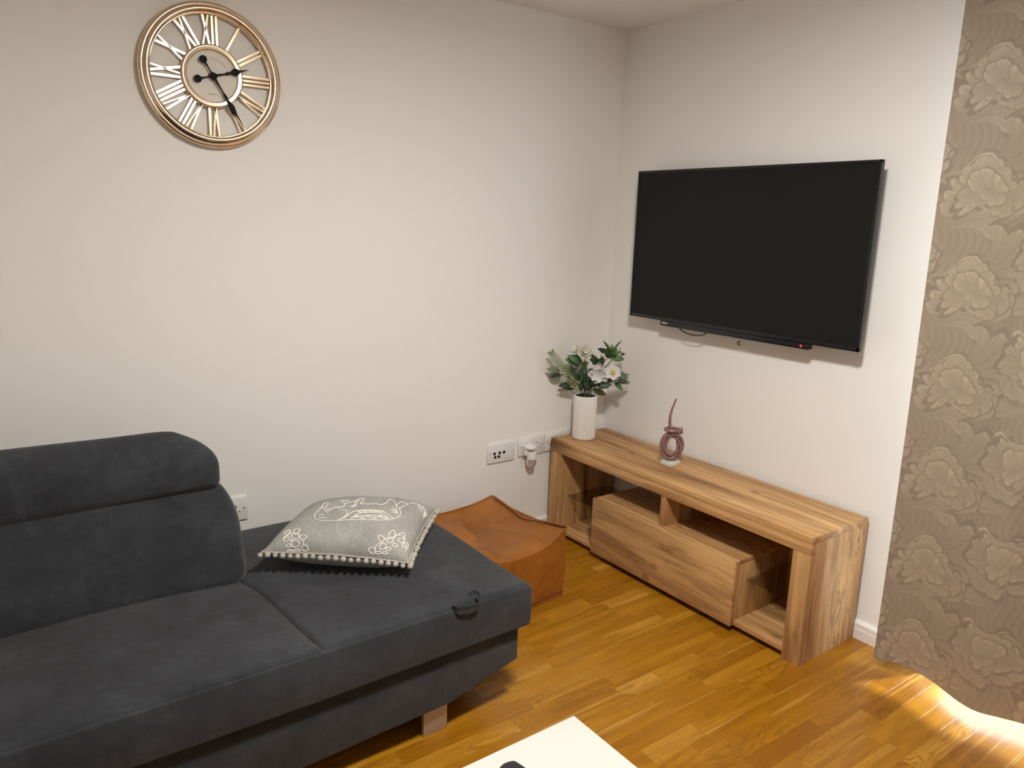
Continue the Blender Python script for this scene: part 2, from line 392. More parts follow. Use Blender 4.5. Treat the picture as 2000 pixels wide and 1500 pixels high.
while y > RY:
    y1 = y; y0 = max(RY, y-SW); k += 1
    x = RX - random.random()*0.4; cuts = [RX]
    while True:
        x += random.choice([0.22, 0.28, 0.34, 0.40, 0.46, 0.55])*random.uniform(0.9, 1.1)
        if x > -0.12: break
        if x > RX+0.1: cuts.append(x)
    cuts.append(0.0)
    if k in JOINS:
        j = JOINS[k]; i = min(range(1, len(cuts)-1), key=lambda q: abs(cuts[q]-j)); cuts[i] = j
        cuts = sorted(cuts); cuts = [c for n_, c in enumerate(cuts) if n_ in (0, len(cuts)-1) or c == j or (c-cuts[n_-1] > 0.09 and abs(c-j) > 0.1)]
    for a, b in zip(cuts[:-1], cuts[1:]):
        it = (a, b, y0, y1, random.uniform(-0.0003, 0.0), min(1, max(0, random.gauss(0.47, 0.22))), (random.uniform(-9, 9), random.uniform(-9, 9), 0))
        show = any(in_frame(a+(b-a)*t, (y0+y1)/2, 0, 10) for t in (0.02, 0.5, 0.98))
        cx, cy = (a+b)/2, (y0+y1)/2
        if show and -1.0 < cy and cx < -1.2: show = False      # under the sofa
        (vis if show else hid).append(it)
    y = y0
if len(vis) > 295:
    vis.sort(key=lambda q: (q[0]-CAM[0])**2+(q[2]-CAM[1])**2); hid += vis[295:]; vis = vis[:295]
for it in vis: plank_mesh('oak_strip', [it])
tag(plank_mesh('oak_strip_field', hid), kind='stuff')

# ceiling lamp that lights the room (above the frame)
lamp = thing('ceiling_lamp', 'round white flush ceiling lamp in the middle of the room', 'lamp', (LAMP_POS[0], LAMP_POS[1], ZC))
obj('lamp_base', lathe([(1e-4, 0), (0.17, 0), (0.17, -0.03), (1e-4, -0.03)], (LAMP_POS[0], LAMP_POS[1], ZC), 40), GLOSSWHITE, lamp)
obj('diffuser', lathe([(0.150, -0.03), (0.148, -0.046), (0.135, -0.062), (0.122, -0.068), (1e-4, -0.070)], (LAMP_POS[0], LAMP_POS[1], ZC), 40), simple('lamp_diffuser', (0.9, 0.85, 0.75), 0.6, Emission_Color=(*LAMP_COL, 1), Emission_Strength=DOME_GLOW), lamp)
ld = bpy.data.lights.new('lamp_light', 'AREA'); ld.shape = 'DISK'; ld.size = 0.24; ld.energy = LAMP_POWER; ld.color = LAMP_COL
lo = bpy.data.objects.new('lamp_light', ld); C.objects.link(lo); lo.parent = lamp; lo.location = (0, 0, -0.074)

# ------------------------------------------------------------------ sofa
SX0, SX1 = -3.40, -1.203; SEATZ = 0.390; SF, SB = -1.008, -0.20
sofa = thing('sofa', 'charcoal grey suede sofa with raised headrest and open right end', 'sofa', (-2.3, -0.6, 0))
bp = [(SX0+0.02, 0.074), (-1.86, 0.074), (-1.46, 0.090), (-1.285, 0.136), (-1.230, 0.148), (-1.230, 0.254), (SX0+0.02, 0.254)]
obj('base', prism(bp, 1, -0.988, -0.24, 0.006), SUEDE, sofa)
CREASE = -1.838
BEND = sorted([(p_[0]-CREASE, p_[1]) for p_ in [on(a_, b_, 2, 0.392) for a_, b_ in ((472, 1134), (505, 1150), (538, 1177), (579, 1217.6), (637.5, 1271))]]+[(0.0, -0.40)], key=lambda q: q[1])
def seat(x0, x1, y0, y1, puff, nx):
    v, f = rbox(x0, x1, y0, y1, 0.258, SEATZ, 0.013, nx, 30, 4)
    u = (v[:, 0]-(x0+x1)/2)/((x1-x0)/2); t = (v[:, 1]-(y0+y1)/2)/((y1-y0)/2); h = (v[:, 2]-0.258)/(SEATZ-0.258)
    bump_ = puff*np.clip(1-np.abs(u)**6, 0, 1)*np.clip(1-np.abs(t)**5, 0, 1)
    bend = np.interp(v[:, 1], [q[1] for q in BEND], [q[0] for q in BEND])
    v[:, 0] += bend*(np.clip(1-np.abs(v[:, 0]-CREASE)/0.25, 0, 1))
    rip = 0.0022*np.sin(9*v[:, 0]+5*v[:, 1])+0.0018*np.sin(-7*v[:, 0]+13*v[:, 1]+1.3)
    v[:, 2] += np.clip(h, 0, 1)**2*(bump_+rip)
    return v, f
CREASE = -1.838
obj('seat_cushion', seat(SX0+0.004, CREASE-0.0005, SF+0.003, -0.42, 0.014, 60), SUEDE, sofa)
obj('seat_cushion', seat(CREASE+0.0005, SX1-0.004, SF+0.003, SB, 0.006, 30), SUEDE, sofa)
v, f = rbox(SX0, SX1, SF, SF+0.05, 0.256, SEATZ-0.007, 0.006, 80, 3, 8, 3)
h = np.clip((v[:, 2]-0.256)/(SEATZ-0.257), 0, 1); v[:, 1] -= 0.006*np.sin(h*PI)*(v[:, 1] < SF+0.02); v[:, 2] += 0.003*np.sin(4.1*v[:, 0])*(1-h)
obj('seat_border', (v, f), SUEDE, sofa)
# backrest: leaning slab with rounded upper corner
def backrest():
    H = 0.325; v, f = rbox(SX0, -1.862, -0.26, 0.0, 0, H, 0.05, 60, 8, 14)
    h = np.clip(v[:, 2]/H, 0, 1)
    end = np.clip((v[:, 0]+2.15)/(2.15-1.862), 0, 1)
    v[:, 0] -= end*0.058*np.clip((h-0.50)/0.50, 0, 1)**2.2
    v[:, 1] -= 0.020*np.sin(h*PI)*np.clip(-v[:, 1]/0.26, 0, 1)*(1-0.5*end**6)
    v[:, 2] += 0.0025*np.sin(11*v[:, 0])
    v[:, 1] += 0.003*np.sin(8*v[:, 0]+12*v[:, 2])
    a = math.radians(20); y = v[:, 1].copy(); z = v[:, 2].copy()
    v[:, 1] = y*math.cos(a)+z*math.sin(a); v[:, 2] = -y*math.sin(a)*0.25+z*math.cos(a)
    v[:, 1] += -0.335; v[:, 2] += 0.355
    return v, f
obj('backrest', backrest(), SUEDE, sofa)
obj('back_panel', box(SX0+0.02, -1.90, -0.30, -0.20, 0.25, 0.57, 0.02), SUEDE, sofa)
def headrest():
    Z0, Z1 = 0.606, 0.816
    v, f = rbox(SX0, -1.906, -0.500, -0.275, Z0, Z1, 0.032, 60, 8, 14, 5)
    h = np.clip((v[:, 2]-Z0)/(Z1-Z0), 0, 1); end = np.clip((v[:, 0]+2.08)/(2.08-1.906), 0, 1); fr_ = np.clip((-0.275-v[:, 1])/0.225, 0, 1)
    v[:, 0] -= end*0.090*np.clip((h-0.50)/0.50, 0, 1)**2.4
    v[:, 2] -= end**3*0.008*h
    v[:, 1] += fr_*(0.075*np.clip((h-0.45)/0.55, 0, 1)**2.2+0.034*np.clip((0.27-h)/0.27, 0, 1))     # rolled top, tucked-under lower edge
    v[:, 2] -= (1-fr_)*0.040*h
    v[:, 2] += 0.030*np.clip((0.35-h)/0.35, 0, 1)*np.clip((v[:, 0]+2.5)/0.6, 0, 1)
    v[:, 2] += 0.002*np.sin(10*v[:, 0]+0.6); v[:, 1] += 0.003*np.sin(7*v[:, 0])*np.sin(h*PI)
    return v, f
obj('headrest', headrest(), SUEDE, sofa)
for (x, yy) in ((-1.531, -0.968), (-1.531, -0.32), (-3.15, -0.968), (-3.15, -0.32)):
    obj('leg', box(x, x+0.075, yy+0.001, yy+0.016, 0, 0.10, 0.0015), STEEL, sofa)
# fabric pull strap at the front of the seat; dark colour includes the slot's shade
a = on(890, 1192, 1, SF-0.012); b = on(936, 1178, 1, SF-0.012)
strap = spline([(a[0], SF+0.004, a[2]), (a[0]+0.012, SF-0.016, a[2]+0.001), (b[0]-0.008, SF-0.020, b[2]), (b[0], SF+0.004, b[2]+0.002)], 6)
V, Fs = [], []
for i, q in enumerate(strap):
    V += [q+np.array([0, 0, 0.006]), q+np.array([0, 0, -0.006]), q+np.array([0, 0.003, -0.006]), q+np.array([0, 0.003, 0.006])]
    if i:
        for j in range(4): Fs.append(((i-1)*4+j, (i-1)*4+(j+1) % 4, i*4+(j+1) % 4, i*4+j))
obj('pull_strap', (V, Fs), simple('webbing_slot_shade', (0.02, 0.02, 0.022), 0.9), sofa)
c0 = on(926, 1160, 2, SEATZ+0.006)
obj('loose_tab', tube(spline([c0+np.array([-0.014, 0.004, -0.004]), c0+np.array([-0.004, 0.006, 0.006]), c0+np.array([0.010, 0.0, 0.004]), c0+np.array([0.014, -0.012, -0.006])], 6), 0.0026, 6), simple('dark_tab', (0.02, 0.02, 0.022), 0.9), sofa)

# ------------------------------------------------------------------ pouf
pouf = thing('leather_pouf', 'slumped tan leather pouf between the sofa and the wood TV unit', 'pouf', (-0.90, -0.345, 0))
PFR, PBR, PBL, PFL = np.array([-0.688, -0.556]), np.array([-0.742, -0.135]), np.array([-1.135, -0.17]), np.array([-1.105, -0.600])
PH = 0.262
def pouf_side(u, v, out=0.0):
    """u,v in 0..1 over the plan"""
    return (1-u)*(1-v)*PFL+u*(1-v)*PFR+u*v*PBR+(1-u)*v*PBL
def pouf_mesh():
    n = 26; V, F, idx = [], [], {}
    def pt(u, v, w):
        q = pouf_side(u, v).copy(); cu, cv = 2*u-1, 2*v-1
        ctr = (PFR+PBR+PBL+PFL)/4
        corner = (abs(cu)*abs(cv))**3
        bulge = 1+0.030*math.sin(PI*min(1, w))*(1-corner)-0.02*(1-w)
        q = ctr+(q-ctr)*bulge
        z = PH*w
        edge = max(abs(cu), abs(cv))
        if w >= 1:
            sag = (1-cu*cu)*(1-cv*cv)
            z = PH*(1.03*1)-0.040*sag**0.8+0.012*corner
            z -= 0.040*max(0, 1-v/0.22)**2*(1-corner)*(1-0.6*abs(cu)**6)
            z += 0.007*math.sin(17*u-6*v)*math.sin(9*v+4*u)*(1-edge**4)
            z -= 0.016*math.exp(-((u-0.45-0.35*(v-0.5))/0.06)**2)*(1-edge**4)          # folds in the leather
            z -= 0.014*math.exp(-((u-0.72+0.3*(v-0.4))/0.05)**2)*(1-edge**4)
            z += 0.010*math.sin(6*u+9*v)*(1-edge**3)
            z -= 0.008*(1-abs(cu)**2)*(abs(cv)**6)
            z -= 0.010*(1-abs(cv)**2)*(abs(cu)**6)
        else:
            z += w*w*(-0.040*max(0, 1-v/0.22)**2*(1-corner)*(1-0.6*abs(cu)**6)+0.03*PH+0.012*corner-0.008*(1-abs(cu)**2)*(abs(cv)**6)-0.010*(1-abs(cv)**2)*(abs(cu)**6))
            q = q+(ctr-q)*0.02*math.sin(3*u*PI+5*w)*math.sin(PI*w)
        return (q[0], q[1], z)
    def vid(key, *a):
        if key not in idx: idx[key] = len(V); V.append(pt(*a))
        return idx[key]
    for i in range(n):
        for j in range(n):
            F.append(tuple(vid(('t', a, b), a/n, b/n, 1.0) for a, b in ((i, j), (i+1, j), (i+1, j+1), (i, j+1))))
    rim = [(i, 0) for i in range(n)]+[(n, j) for j in range(n)]+[(n-i, n) for i in range(n)]+[(0, n-j) for j in range(n)]
    m = 12
    for q in range(len(rim)):
        A, B = rim[q], rim[(q+1) % len(rim)]
        for w_ in range(m):
            def g(P, s): return vid(('t', *P), P[0]/n, P[1]/n, 1.0) if s == m else vid(('s', *P, s), P[0]/n, P[1]/n, s/m)
            F.append((g(A, w_), g(B, w_), g(B, w_+1), g(A, w_+1)))
    F.append(tuple(vid(('s', *P, 0), P[0]/n, P[1]/n, 0) for P in rim)[::-1])
    top = [V[vid(('t', *P), 0, 0, 0)] for P in rim]
    return (V, F), top, [V[vid(('s', *P, 1), 0, 0, 0)] for P in rim]
pm, rimpts, lowpts = pouf_mesh()
obj('pouf_body', pm, LEATHER, pouf, angle=50)
rp = np.array(rimpts)
obj('top_seam', tube(rp[26:104]+np.array([0, 0, 0.001]), 0.0035, 6), LEATHER, pouf)
obj('top_fold', tube(spline([rp[26]+(-0.005, 0.0, 0.006), rp[32]+(-0.012, 0, 0.010), rp[38]+(-0.03, 0, 0.004), rp[44]+(-0.012, 0, 0.008), rp[51]+(0, 0, 0.006)], 5), [0.004]*21, 6), LEATHER, pouf)
obj('base_seam', tube(np.array(lowpts), 0.003, 6, closed=True), SEAM, pouf)

# ------------------------------------------------------------------ cushion
CU = [on(514, 1081, 2, 0.460)[:2], on(797, 1097, 2, 0.450)[:2], on(851, 996, 2, 0.470)[:2]]; CU.append(CU[0]+CU[2]-CU[1])   # front-left, front-right, back-right, back-left
CZ = 0.460
cush = thing('throw_cushion', 'grey linen cushion with white embroidered elephant and pompom edging on sofa', 'cushion', (-1.51, -0.495, SEATZ))
def cush_pt(u, v, side):
    """u along the front edge, v to the back, both -1..1"""
    e = 1-0.045*(1-v*v)*abs(u)**2; g = 1-0.045*(1-u*u)*abs(v)**2
    uu, vv = (u*e+1)/2, (v*g+1)/2
    q = (1-uu)*(1-vv)*CU[0]+uu*(1-vv)*CU[1]+uu*vv*CU[2]+(1-uu)*vv*CU[3]
    b = max(0.0, (1-u*u)*(1-v*v))
    z = CZ+(0.092*b**0.42 if side > 0 else -0.058*min(1, 1.25*b**0.38))
    if side > 0: z += 0.0035*math.sin(5*u+3)*math.sin(4*v+1)*b
    z -= 0.014*max(0, u)*max(0, -v)-0.004*max(0, -u)*max(0, -v)
    z += 0.012*max(0, v)*max(0, u)
    return np.array([q[0], q[1], z])
def cush_mesh():
    n = 40; g = [math.sin(PI/2*(2*i/n-1)) for i in range(n+1)]; V, F = [], []
    for s in (1, -1):
        off = len(V)
        for i in range(n+1):
            for j in range(n+1): V.append(cush_pt(g[i], g[j], s))
        for i in range(n):
            for j in range(n):
                q = (off+i*(n+1)+j, off+(i+1)*(n+1)+j, off+(i+1)*(n+1)+j+1, off+i*(n+1)+j+1)
                F.append(q if s > 0 else q[::-1])
    bm = bmesh.new(); vs = [bm.verts.new(p) for p in V]
    for q in F: bm.faces.new([vs[i] for i in q])
    bmesh.ops.remove_doubles(bm, verts=bm.verts[:], dist=1e-5); return bm_out(bm)
obj('cover', cush_mesh(), LINEN, cush, angle=70)
edge = []
for (a_, b_) in (((-1, -1), (1, -1)), ((1, -1), (1, 1)), ((1, 1), (-1, 1)), ((-1, 1), (-1, -1))):
    for t in np.arange(0, 40)/40: edge.append(cush_pt(a_[0]+(b_[0]-a_[0])*t, a_[1]+(b_[1]-a_[1])*t, 1))
obj('piping', tube(np.array(edge), 0.0028, 6, closed=True), POM, cush)
pv, pf = sphere((0, 0, 0), 0.0082, 10, 7)
pome = bpy.data.meshes.new('pompom'); pome.from_pydata([tuple(q) for q in pv], [], pf); pome.materials.append(POM); pome.polygons.foreach_set('use_smooth', [True]*len(pome.polygons))
ctr = sum(CU)/4
for i in range(0, 160, 2):
    q = edge[i]; d = np.array([q[0]-ctr[0], q[1]-ctr[1]]); d /= np.linalg.norm(d)
    o = bpy.data.objects.new('pompom', pome); C.objects.link(o); o.parent = cush
    p = np.array([q[0]+d[0]*0.009, q[1]+d[1]*0.009, q[2]-0.007+random.uniform(-0.002, 0.002)])-LOC[cush]; o.location = p
    s = random.uniform(0.9, 1.12); o.scale = (s, s, s*0.95)
# embroidery: line drawing laid on the upper surface
_n = 240; _g = np.sin(np.linspace(-PI/2, PI/2, _n))*0.9995
SURF = np.array([[cush_pt(a_, b_, 1) for b_ in _g] for a_ in _g]).reshape(-1, 3)
_v = SURF-CAM; _z = _v@_d; SPX = np.stack([1000+F_PX*(_v@_r)/_z, 750-F_PX*(_v@_u)/_z], 1)
def stitch_pt(a_, b_):
    p = np.array([490+a_*0.19, 950+b_*0.19]); d2 = ((SPX-p)**2).sum(1); i = np.argsort(d2)[:8]
    # nearest to the camera among close candidates, then weighted
    i = i[d2[i] < max(1.5, d2[i[0]]*4)]; z0 = _z[i].min(); i = i[_z[i] < z0+0.05]
    wgt = 1/(d2[i]+0.05); return (SURF[i]*wgt[:, None]).sum(0)/wgt.sum()+np.array([0, 0, 0.0006])
def ell(cx, cy, a_, b_, rot=0, n=12):
    return [(cx+a_*math.cos(t)*math.cos(rot)-b_*math.sin(t)*math.sin(rot), cy+a_*math.cos(t)*math.sin(rot)+b_*math.sin(t)*math.cos(rot)) for t in np.linspace(0, 2*PI, n)]
ELE = [[(660, 335), (720, 352), (860, 355), (1000, 345), (1200, 343), (1350, 348), (1460, 335), (1520, 310), (1542, 270), (1530, 230), (1570, 205), (1620, 185)],
       [(1620, 185), (1540, 162), (1495, 205), (1530, 230)], [(1495, 205), (1470, 150), (1420, 138), (1400, 165), (1340, 192), (1290, 182), (1200, 185), (1125, 178)],
       [(1125, 178), (1165, 132), (1110, 132), (1075, 165), (1060, 198), (1020, 210)], [(1110, 132), (1085, 190), (1040, 215)],
       [(1010, 150), (925, 150), (965, 182), (940, 215), (885, 215), (820, 235)], [(965, 182), (1040, 160), (1090, 145)],
       [(820, 235), (785, 245), (768, 215), (795, 172), (750, 172), (735, 210), (690, 250), (655, 290), (660, 335)], [(735, 210), (770, 265), (800, 260)],
       [(885, 215), (920, 240), (975, 250), (988, 290), (950, 322), (890, 352)],
       [(950, 330), (1000, 292), (1060, 258), (1150, 245), (1250, 245), (1340, 255), (1400, 282), (1440, 310), (1462, 335)],
       [(1030, 338), (1080, 295), (1160, 272), (1280, 270), (1360, 290), (1415, 330)], [(1060, 325), (1150, 300), (1280, 298), (1380, 325)],
       [(1500, 262), (1440, 240)], [(1505, 270), (1445, 268)], [(1510, 285), (1460, 222)], [(1512, 292), (1490, 225)], [(690, 295), (730, 288), (745, 305)], [(700, 320), (780, 325)], [(790, 290), (810, 298)]]
ELE += [ell(1090+60*i, 310+(i % 2)*14, 22, 9) for i in range(6)] + [ell(1120+55*i, 262-(2-abs(i-2))*4, 20, 7) for i in range(5)]
def pet(cx, cy, a_, b_, rot):
    c, s_ = math.cos(rot), math.sin(rot); P = [(-a_, -b_*0.75), (-a_*0.2, -b_), (a_*0.7, -b_*0.6), (a_*1.25, 0), (a_*0.7, b_*0.6), (-a_*0.2, b_), (-a_, b_*0.75)]
    return [(cx+x*c-y*s_, cy+x*s_+y*c) for x, y in P]
ML = [pet(540, 525, 26, 30, -0.25), pet(560, 640, 26, 32, 0.5), pet(470, 462, 30, 26, -0.6), pet(375, 480, 30, 20, -0.8), ell(455, 515, 40, 26), ell(365, 545, 34, 18, -0.5), ell(455, 592, 42, 34), ell(388, 612, 26, 16), ell(475, 662, 34, 14), ell(400, 668, 34, 14), ell(425, 560, 18, 10),
      [(335, 555), (350, 515), (400, 486), (450, 480), (490, 495), (500, 535), (535, 570), (540, 605), (515, 640)]]
MR = [pet(1455, 490, 32, 32, -1.2), pet(1340, 540, 32, 30, -2.2), pet(1245, 662, 34, 30, -2.7), pet(1555, 505, 30, 32, -0.9), ell(1355, 620, 38, 26, -0.6), ell(1432, 560, 36, 22, -0.3), ell(1412, 645, 28, 16), ell(1480, 605, 26, 18), ell(1545, 560, 32, 20, 0.5), ell(1310, 684, 36, 12), ell(1380, 688, 26, 12), ell(1575, 610, 18, 22),
      [(1270, 685), (1280, 640), (1300, 595), (1345, 578), (1375, 545), (1420, 525), (1470, 530), (1510, 495), (1565, 520), (1590, 560)], [(1595, 570), (1618, 605), (1590, 665)]]
MB_ = [[(1630, 170), (1700, 182), (1760, 210), (1790, 250), (1800, 290)], [(1720, 190), (1740, 240), (1790, 275), (1770, 330)], ell(1745, 215, 22, 12, 0.6), ell(1790, 295, 14, 22)]
def stitches(lines, r):
    return join(*[tube(spline([stitch_pt(*q) for q in L], 4), r, 5) for L in lines])
obj('elephant_embroidery', stitches(ELE, 0.0015), STITCH, cush, label='white stitched outline of an elephant')
for nm, L in (('flower_embroidery', ML), ('flower_embroidery', MR), ('flower_embroidery', MB_)): obj(nm, stitches(L, 0.0016), STITCH, cush, label='white stitched quarter flower in the corner')

# ------------------------------------------------------------------ TV unit
tvu = thing('tv_unit', 'long low rustic oak TV unit with central drop drawer and glass side shelves', 'tv unit', (-0.18, -0.69, 0))
XF, XB = -0.348, -0.0195; YL, YR = -0.031, -1.343; TP = 0.06; H = 0.45
e = 0.0008
obj('top_panel', box(XF, XB, YR, YL, H-0.022, H, e), OAK_Y, tvu, angle=30)
obj('front_rail', box(XF, XF+0.022, YR, YL, H-0.060, H-0.0222, e), OAK_Y, tvu, angle=30)
for (a, b) in ((YL-0.018, YL), (YR, YR+0.018)): obj('side_panel', box(XF+0.0222, XB, a, b, 0, H-0.0222, e), OAK_Z, tvu, angle=30)
obj('front_post', box(XF, XF+0.022, YL-TP-0.012, YL, 0, H-0.0602, e), OAK_Z, tvu, angle=30)
obj('front_post', box(XF, XF+0.022, YR, YR+TP+0.004, 0, H-0.0602, e), OAK_Z, tvu, angle=30)
obj('inner_side', box(XF+0.0222, XB, YL-TP-0.012, YL-TP+0.004, 0, H-0.0222, e), OAK_Z, tvu, angle=30)
obj('inner_side', box(XF+0.0222, XB, YR+TP-0.012, YR+TP+0.004, 0, H-0.0222, e), OAK_Z, tvu, angle=30)
obj('bottom_panel', box(XF+0.004, XB, YR+TP+0.0045, YL-TP-0.0125, 0.022, 0.042, e), OAK_Y, tvu, angle=30)
BY0, BY1 = -1.082, -0.349
obj('gap_shade', box(XF+0.07, XB-0.02, YR+TP+0.01, YL-TP-0.02, 0.0, 0.021), simple('dark_gap_shade', (0.02, 0.012, 0.008), 0.8), tvu, smooth=False)  # dark block filling the gap under the unit, its colour paints the shade there
bx_top = obj('box_top', box(XF-0.002, -0.045, BY0+0.002, BY1-0.002, 0.252, 0.268, e), OAK_Y, tvu, angle=30)
obj('box_side', box(XF+0.001, -0.045, BY0+0.002, BY0+0.018, 0.0422, 0.2518, e), OAK_Z, tvu, angle=30)
obj('box_side', box(XF+0.001, -0.045, BY1-0.018, BY1-0.002, 0.0422, 0.2518, e), OAK_Z, tvu, angle=30)
obj('divider', box(XF+0.003, -0.045, -0.728, -0.702, 0.2682, H-0.0225, e), OAK_Z, tvu, angle=30)
obj('drawer_front', box(XF-0.021, XF-0.0035, BY0, BY1, 0.026, 0.268, 0.001), OAK_Y, tvu, angle=30)
obj('back_panel', box(-0.044, -0.038, YR+TP+0.005, BY1-0.10, 0.0422, H-0.023), OAK_Y, tvu, smooth=False)
for (a, b) in ((BY1+0.001, YL-TP-0.013), (YR+TP+0.0055, BY0-0.001)):
    obj('glass_shelf', box(-0.298, -0.05, min(a, b), max(a, b), 0.183, 0.188, 0.0006), SHELFGLASS, tvu, angle=30)
    for yy in (min(a, b)+0.006, max(a, b)-0.006):
        obj('shelf_peg', tube([(-0.27, yy-0.006, 0.1795), (-0.27, yy+0.006, 0.1795)], 0.0032, 8), SCREW, tvu)

# ------------------------------------------------------------------ television
tv = thing('television', 'black flat television mounted on the wall above the oak TV unit', 'television', (0, -0.735, 1.01))
TY0, TY1, TZ0, TZ1, TX = -0.2087, -1.2641, 1.0116, 1.6209, -0.08
bw = 0.0085
obj('casing', join(box(TX+0.004, TX+0.018, TY1, TY0, TZ0, TZ1, 0.003), box(TX+0.017, -0.030, TY1+0.10, TY0-0.10, TZ0+0.05, TZ1-0.14, 0.006)), TVBODY, tv)
obj('bezel', join(box(TX, TX+0.006, TY1, TY0, TZ1-bw, TZ1, 0.001), box(TX, TX+0.006, TY1, TY0, TZ0, TZ0+bw*1.7, 0.001),
                  box(TX, TX+0.006, TY0-bw, TY0, TZ0, TZ1, 0.001), box(TX, TX+0.006, TY1, TY1+bw, TZ0, TZ1, 0.001)), TVBODY, tv)
obj('screen', box(TX+0.0015, TX+0.005, TY1+bw, TY0-bw, TZ0+bw*1.7, TZ1-bw), TVSCREEN, tv, smooth=False)
bar = obj('speaker_bar', box(TX+0.003, -0.052, -1.081, -0.387, 0.9905, 1.0114, 0.003), TVBODY, tv)
obj('logo', box(TX+0.0024, TX+0.004, -0.428, -0.397, 0.999, 1.006), TVLOGO, bar, smooth=False)
obj('standby_light', box(TX+0.0018, TX+0.004, -1.0560, -1.0485, 0.9970, 1.0050, 0.001), LED, bar)
obj('cable', tube(spline([(-0.06, -0.475, 0.993), (-0.066, -0.50, 0.981), (-0.07, -0.55, 0.972), (-0.066, -0.60, 0.976), (-0.06, -0.625, 0.990)], 6), 0.0022, 6), BLACKCABLE, tv)
obj('wall_bracket', join(box(-0.031, -0.0005, -0.95, -0.52, 1.18, 1.23, 0.002), box(-0.031, -0.0005, -0.95, -0.52, 1.40, 1.45, 0.002), box(-0.031, -0.02, -0.62, -0.59, 1.1, 1.46), box(-0.031, -0.02, -0.88, -0.85, 1.1, 1.46)), BRACKET, tv)
hk = on(1446, 667, 0, 0.0)
hook = thing('wall_hook', 'tiny metal screw hook in the wall under the television', 'hook', tuple(hk))
obj('hook', tube(spline([hk+(0.002, 0, 0), hk+(-0.012, 0, 0), hk+(-0.018, -0.001, -0.006), hk+(-0.016, -0.006, -0.011), hk+(-0.010, -0.009, -0.011)], 5), 0.0022, 6), simple('aged_brass', srgb(110, 84, 60), 0.45, Metallic=0.7), hook)

# ------------------------------------------------------------------ clock
CX, CZk = -1.748, 1.806; RO = 0.2115
clk = thing('wall_clock', 'round rose gold skeleton clock with roman numerals on the wall above the sofa', 'clock', (CX, 0, CZk-RO))
def ring(prof, n=96): return lathe(prof+[prof[0]], (CX, 0, CZk), n, axis=1)
# outer rim: stepped, two rounded beads
def arc(cx, cy, r, a0, a1, n=8): return [(cx+r*math.cos(math.radians(a0+(a1-a0)*i/n)), cy+r*math.sin(math.radians(a0+(a1-a0)*i/n))) for i in range(n+1)]
rim_prof = [(RO-0.004, 0.002)]+arc(RO-0.009, 0.022, 0.009, -20, 100)+arc(RO-0.0225, 0.033, 0.0085, 60, 175)+[(RO-0.0315, 0.024), (RO-0.029, 0.002)]
obj('rim', ring(rim_prof), GOLD, clk, angle=35)
obj('inner_hoop', ring([(RO-0.031, 0.014)]+arc(RO-0.0325, 0.020, 0.003, 0, 180, 6)+[(RO-0.0355, 0.014)]), GOLD, clk, angle=35)
RI = 0.0925
obj('dial_rim', ring([(RI, 0.014)]+arc(RI-0.006, 0.020, 0.006, 0, 100, 6)+arc(RI-0.0135, 0.020, 0.0045, 80, 180, 6)+[(RI-0.018, 0.014)]), GOLD, clk, angle=35)
dial = obj('dial', lathe([(1e-4, 0.016), (RI-0.015, 0.016), (RI-0.015, 0.004), (1e-4, 0.004)], (CX, 0, CZk), 64, axis=1), DIAL, clk, angle=30)
ROM = ['XII', 'I', 'II', 'III', 'IV', 'V', 'VI', 'VII', 'VIII', 'IX', 'X', 'XI']
R0n, R1n = RI-0.003, RO-0.030
def bar2d(p, q, w_, y0=-0.0165, y1=-0.0125):
    p, q = np.array(p), np.array(q); t = (q-p)/np.linalg.norm(q-p); n = np.array([-t[1], t[0]])*w_/2
    P = [p+n, p-n, q-n, q+n]; V = [(a_[0], y0, a_[1]) for a_ in P]+[(a_[0], y1, a_[1]) for a_ in P]
    return V, [(3, 2, 1, 0), (4, 5, 6, 7), (0, 1, 5, 4), (1, 2, 6, 5), (2, 3, 7, 6), (3, 0, 4, 7)]
def numeral(txt, ang):
    """strokes in a local frame: t sideways (clockwise), r outwards"""
    cw = {'I': 0.012, 'V': 0.025, 'X': 0.027}; tot = sum(cw[c] for c in txt); t0 = -tot/2; out = []
    d = np.array([math.sin(ang), math.cos(ang)]); s = np.array([math.cos(ang), -math.sin(ang)])
    P = lambda t, r_: np.array([CX, CZk])+s*t+d*r_
    for c in txt:
        w_ = cw[c]; m_ = t0+w_/2; h_ = w_/2-0.0035
        if c == 'I': out.append(bar2d(P(m_, R0n), P(m_, R1n), 0.0064))
        if c == 'V': out += [bar2d(P(m_, R0n), P(m_-h_, R1n), 0.0064), bar2d(P(m_, R0n), P(m_+h_, R1n), 0.0038)]
        if c == 'X': out += [bar2d(P(m_+h_, R0n), P(m_-h_, R1n), 0.0064), bar2d(P(m_-h_, R0n), P(m_+h_, R1n), 0.0038)]
        t0 += w_
    return join(*out)
for i, t in enumerate(ROM): obj('numeral', numeral(t, i*PI/6), GOLDMATT, clk, smooth=False)
def flat_poly(pts, y0, y1):
    n = len(pts); V = [(q[0], y0, q[1]) for q in pts]+[(q[0], y1, q[1]) for q in pts]
    return V, [tuple(range(n))[::-1], tuple(range(n, 2*n))]+[(i, (i+1) % n, n+(i+1) % n, n+i) for i in range(n)]
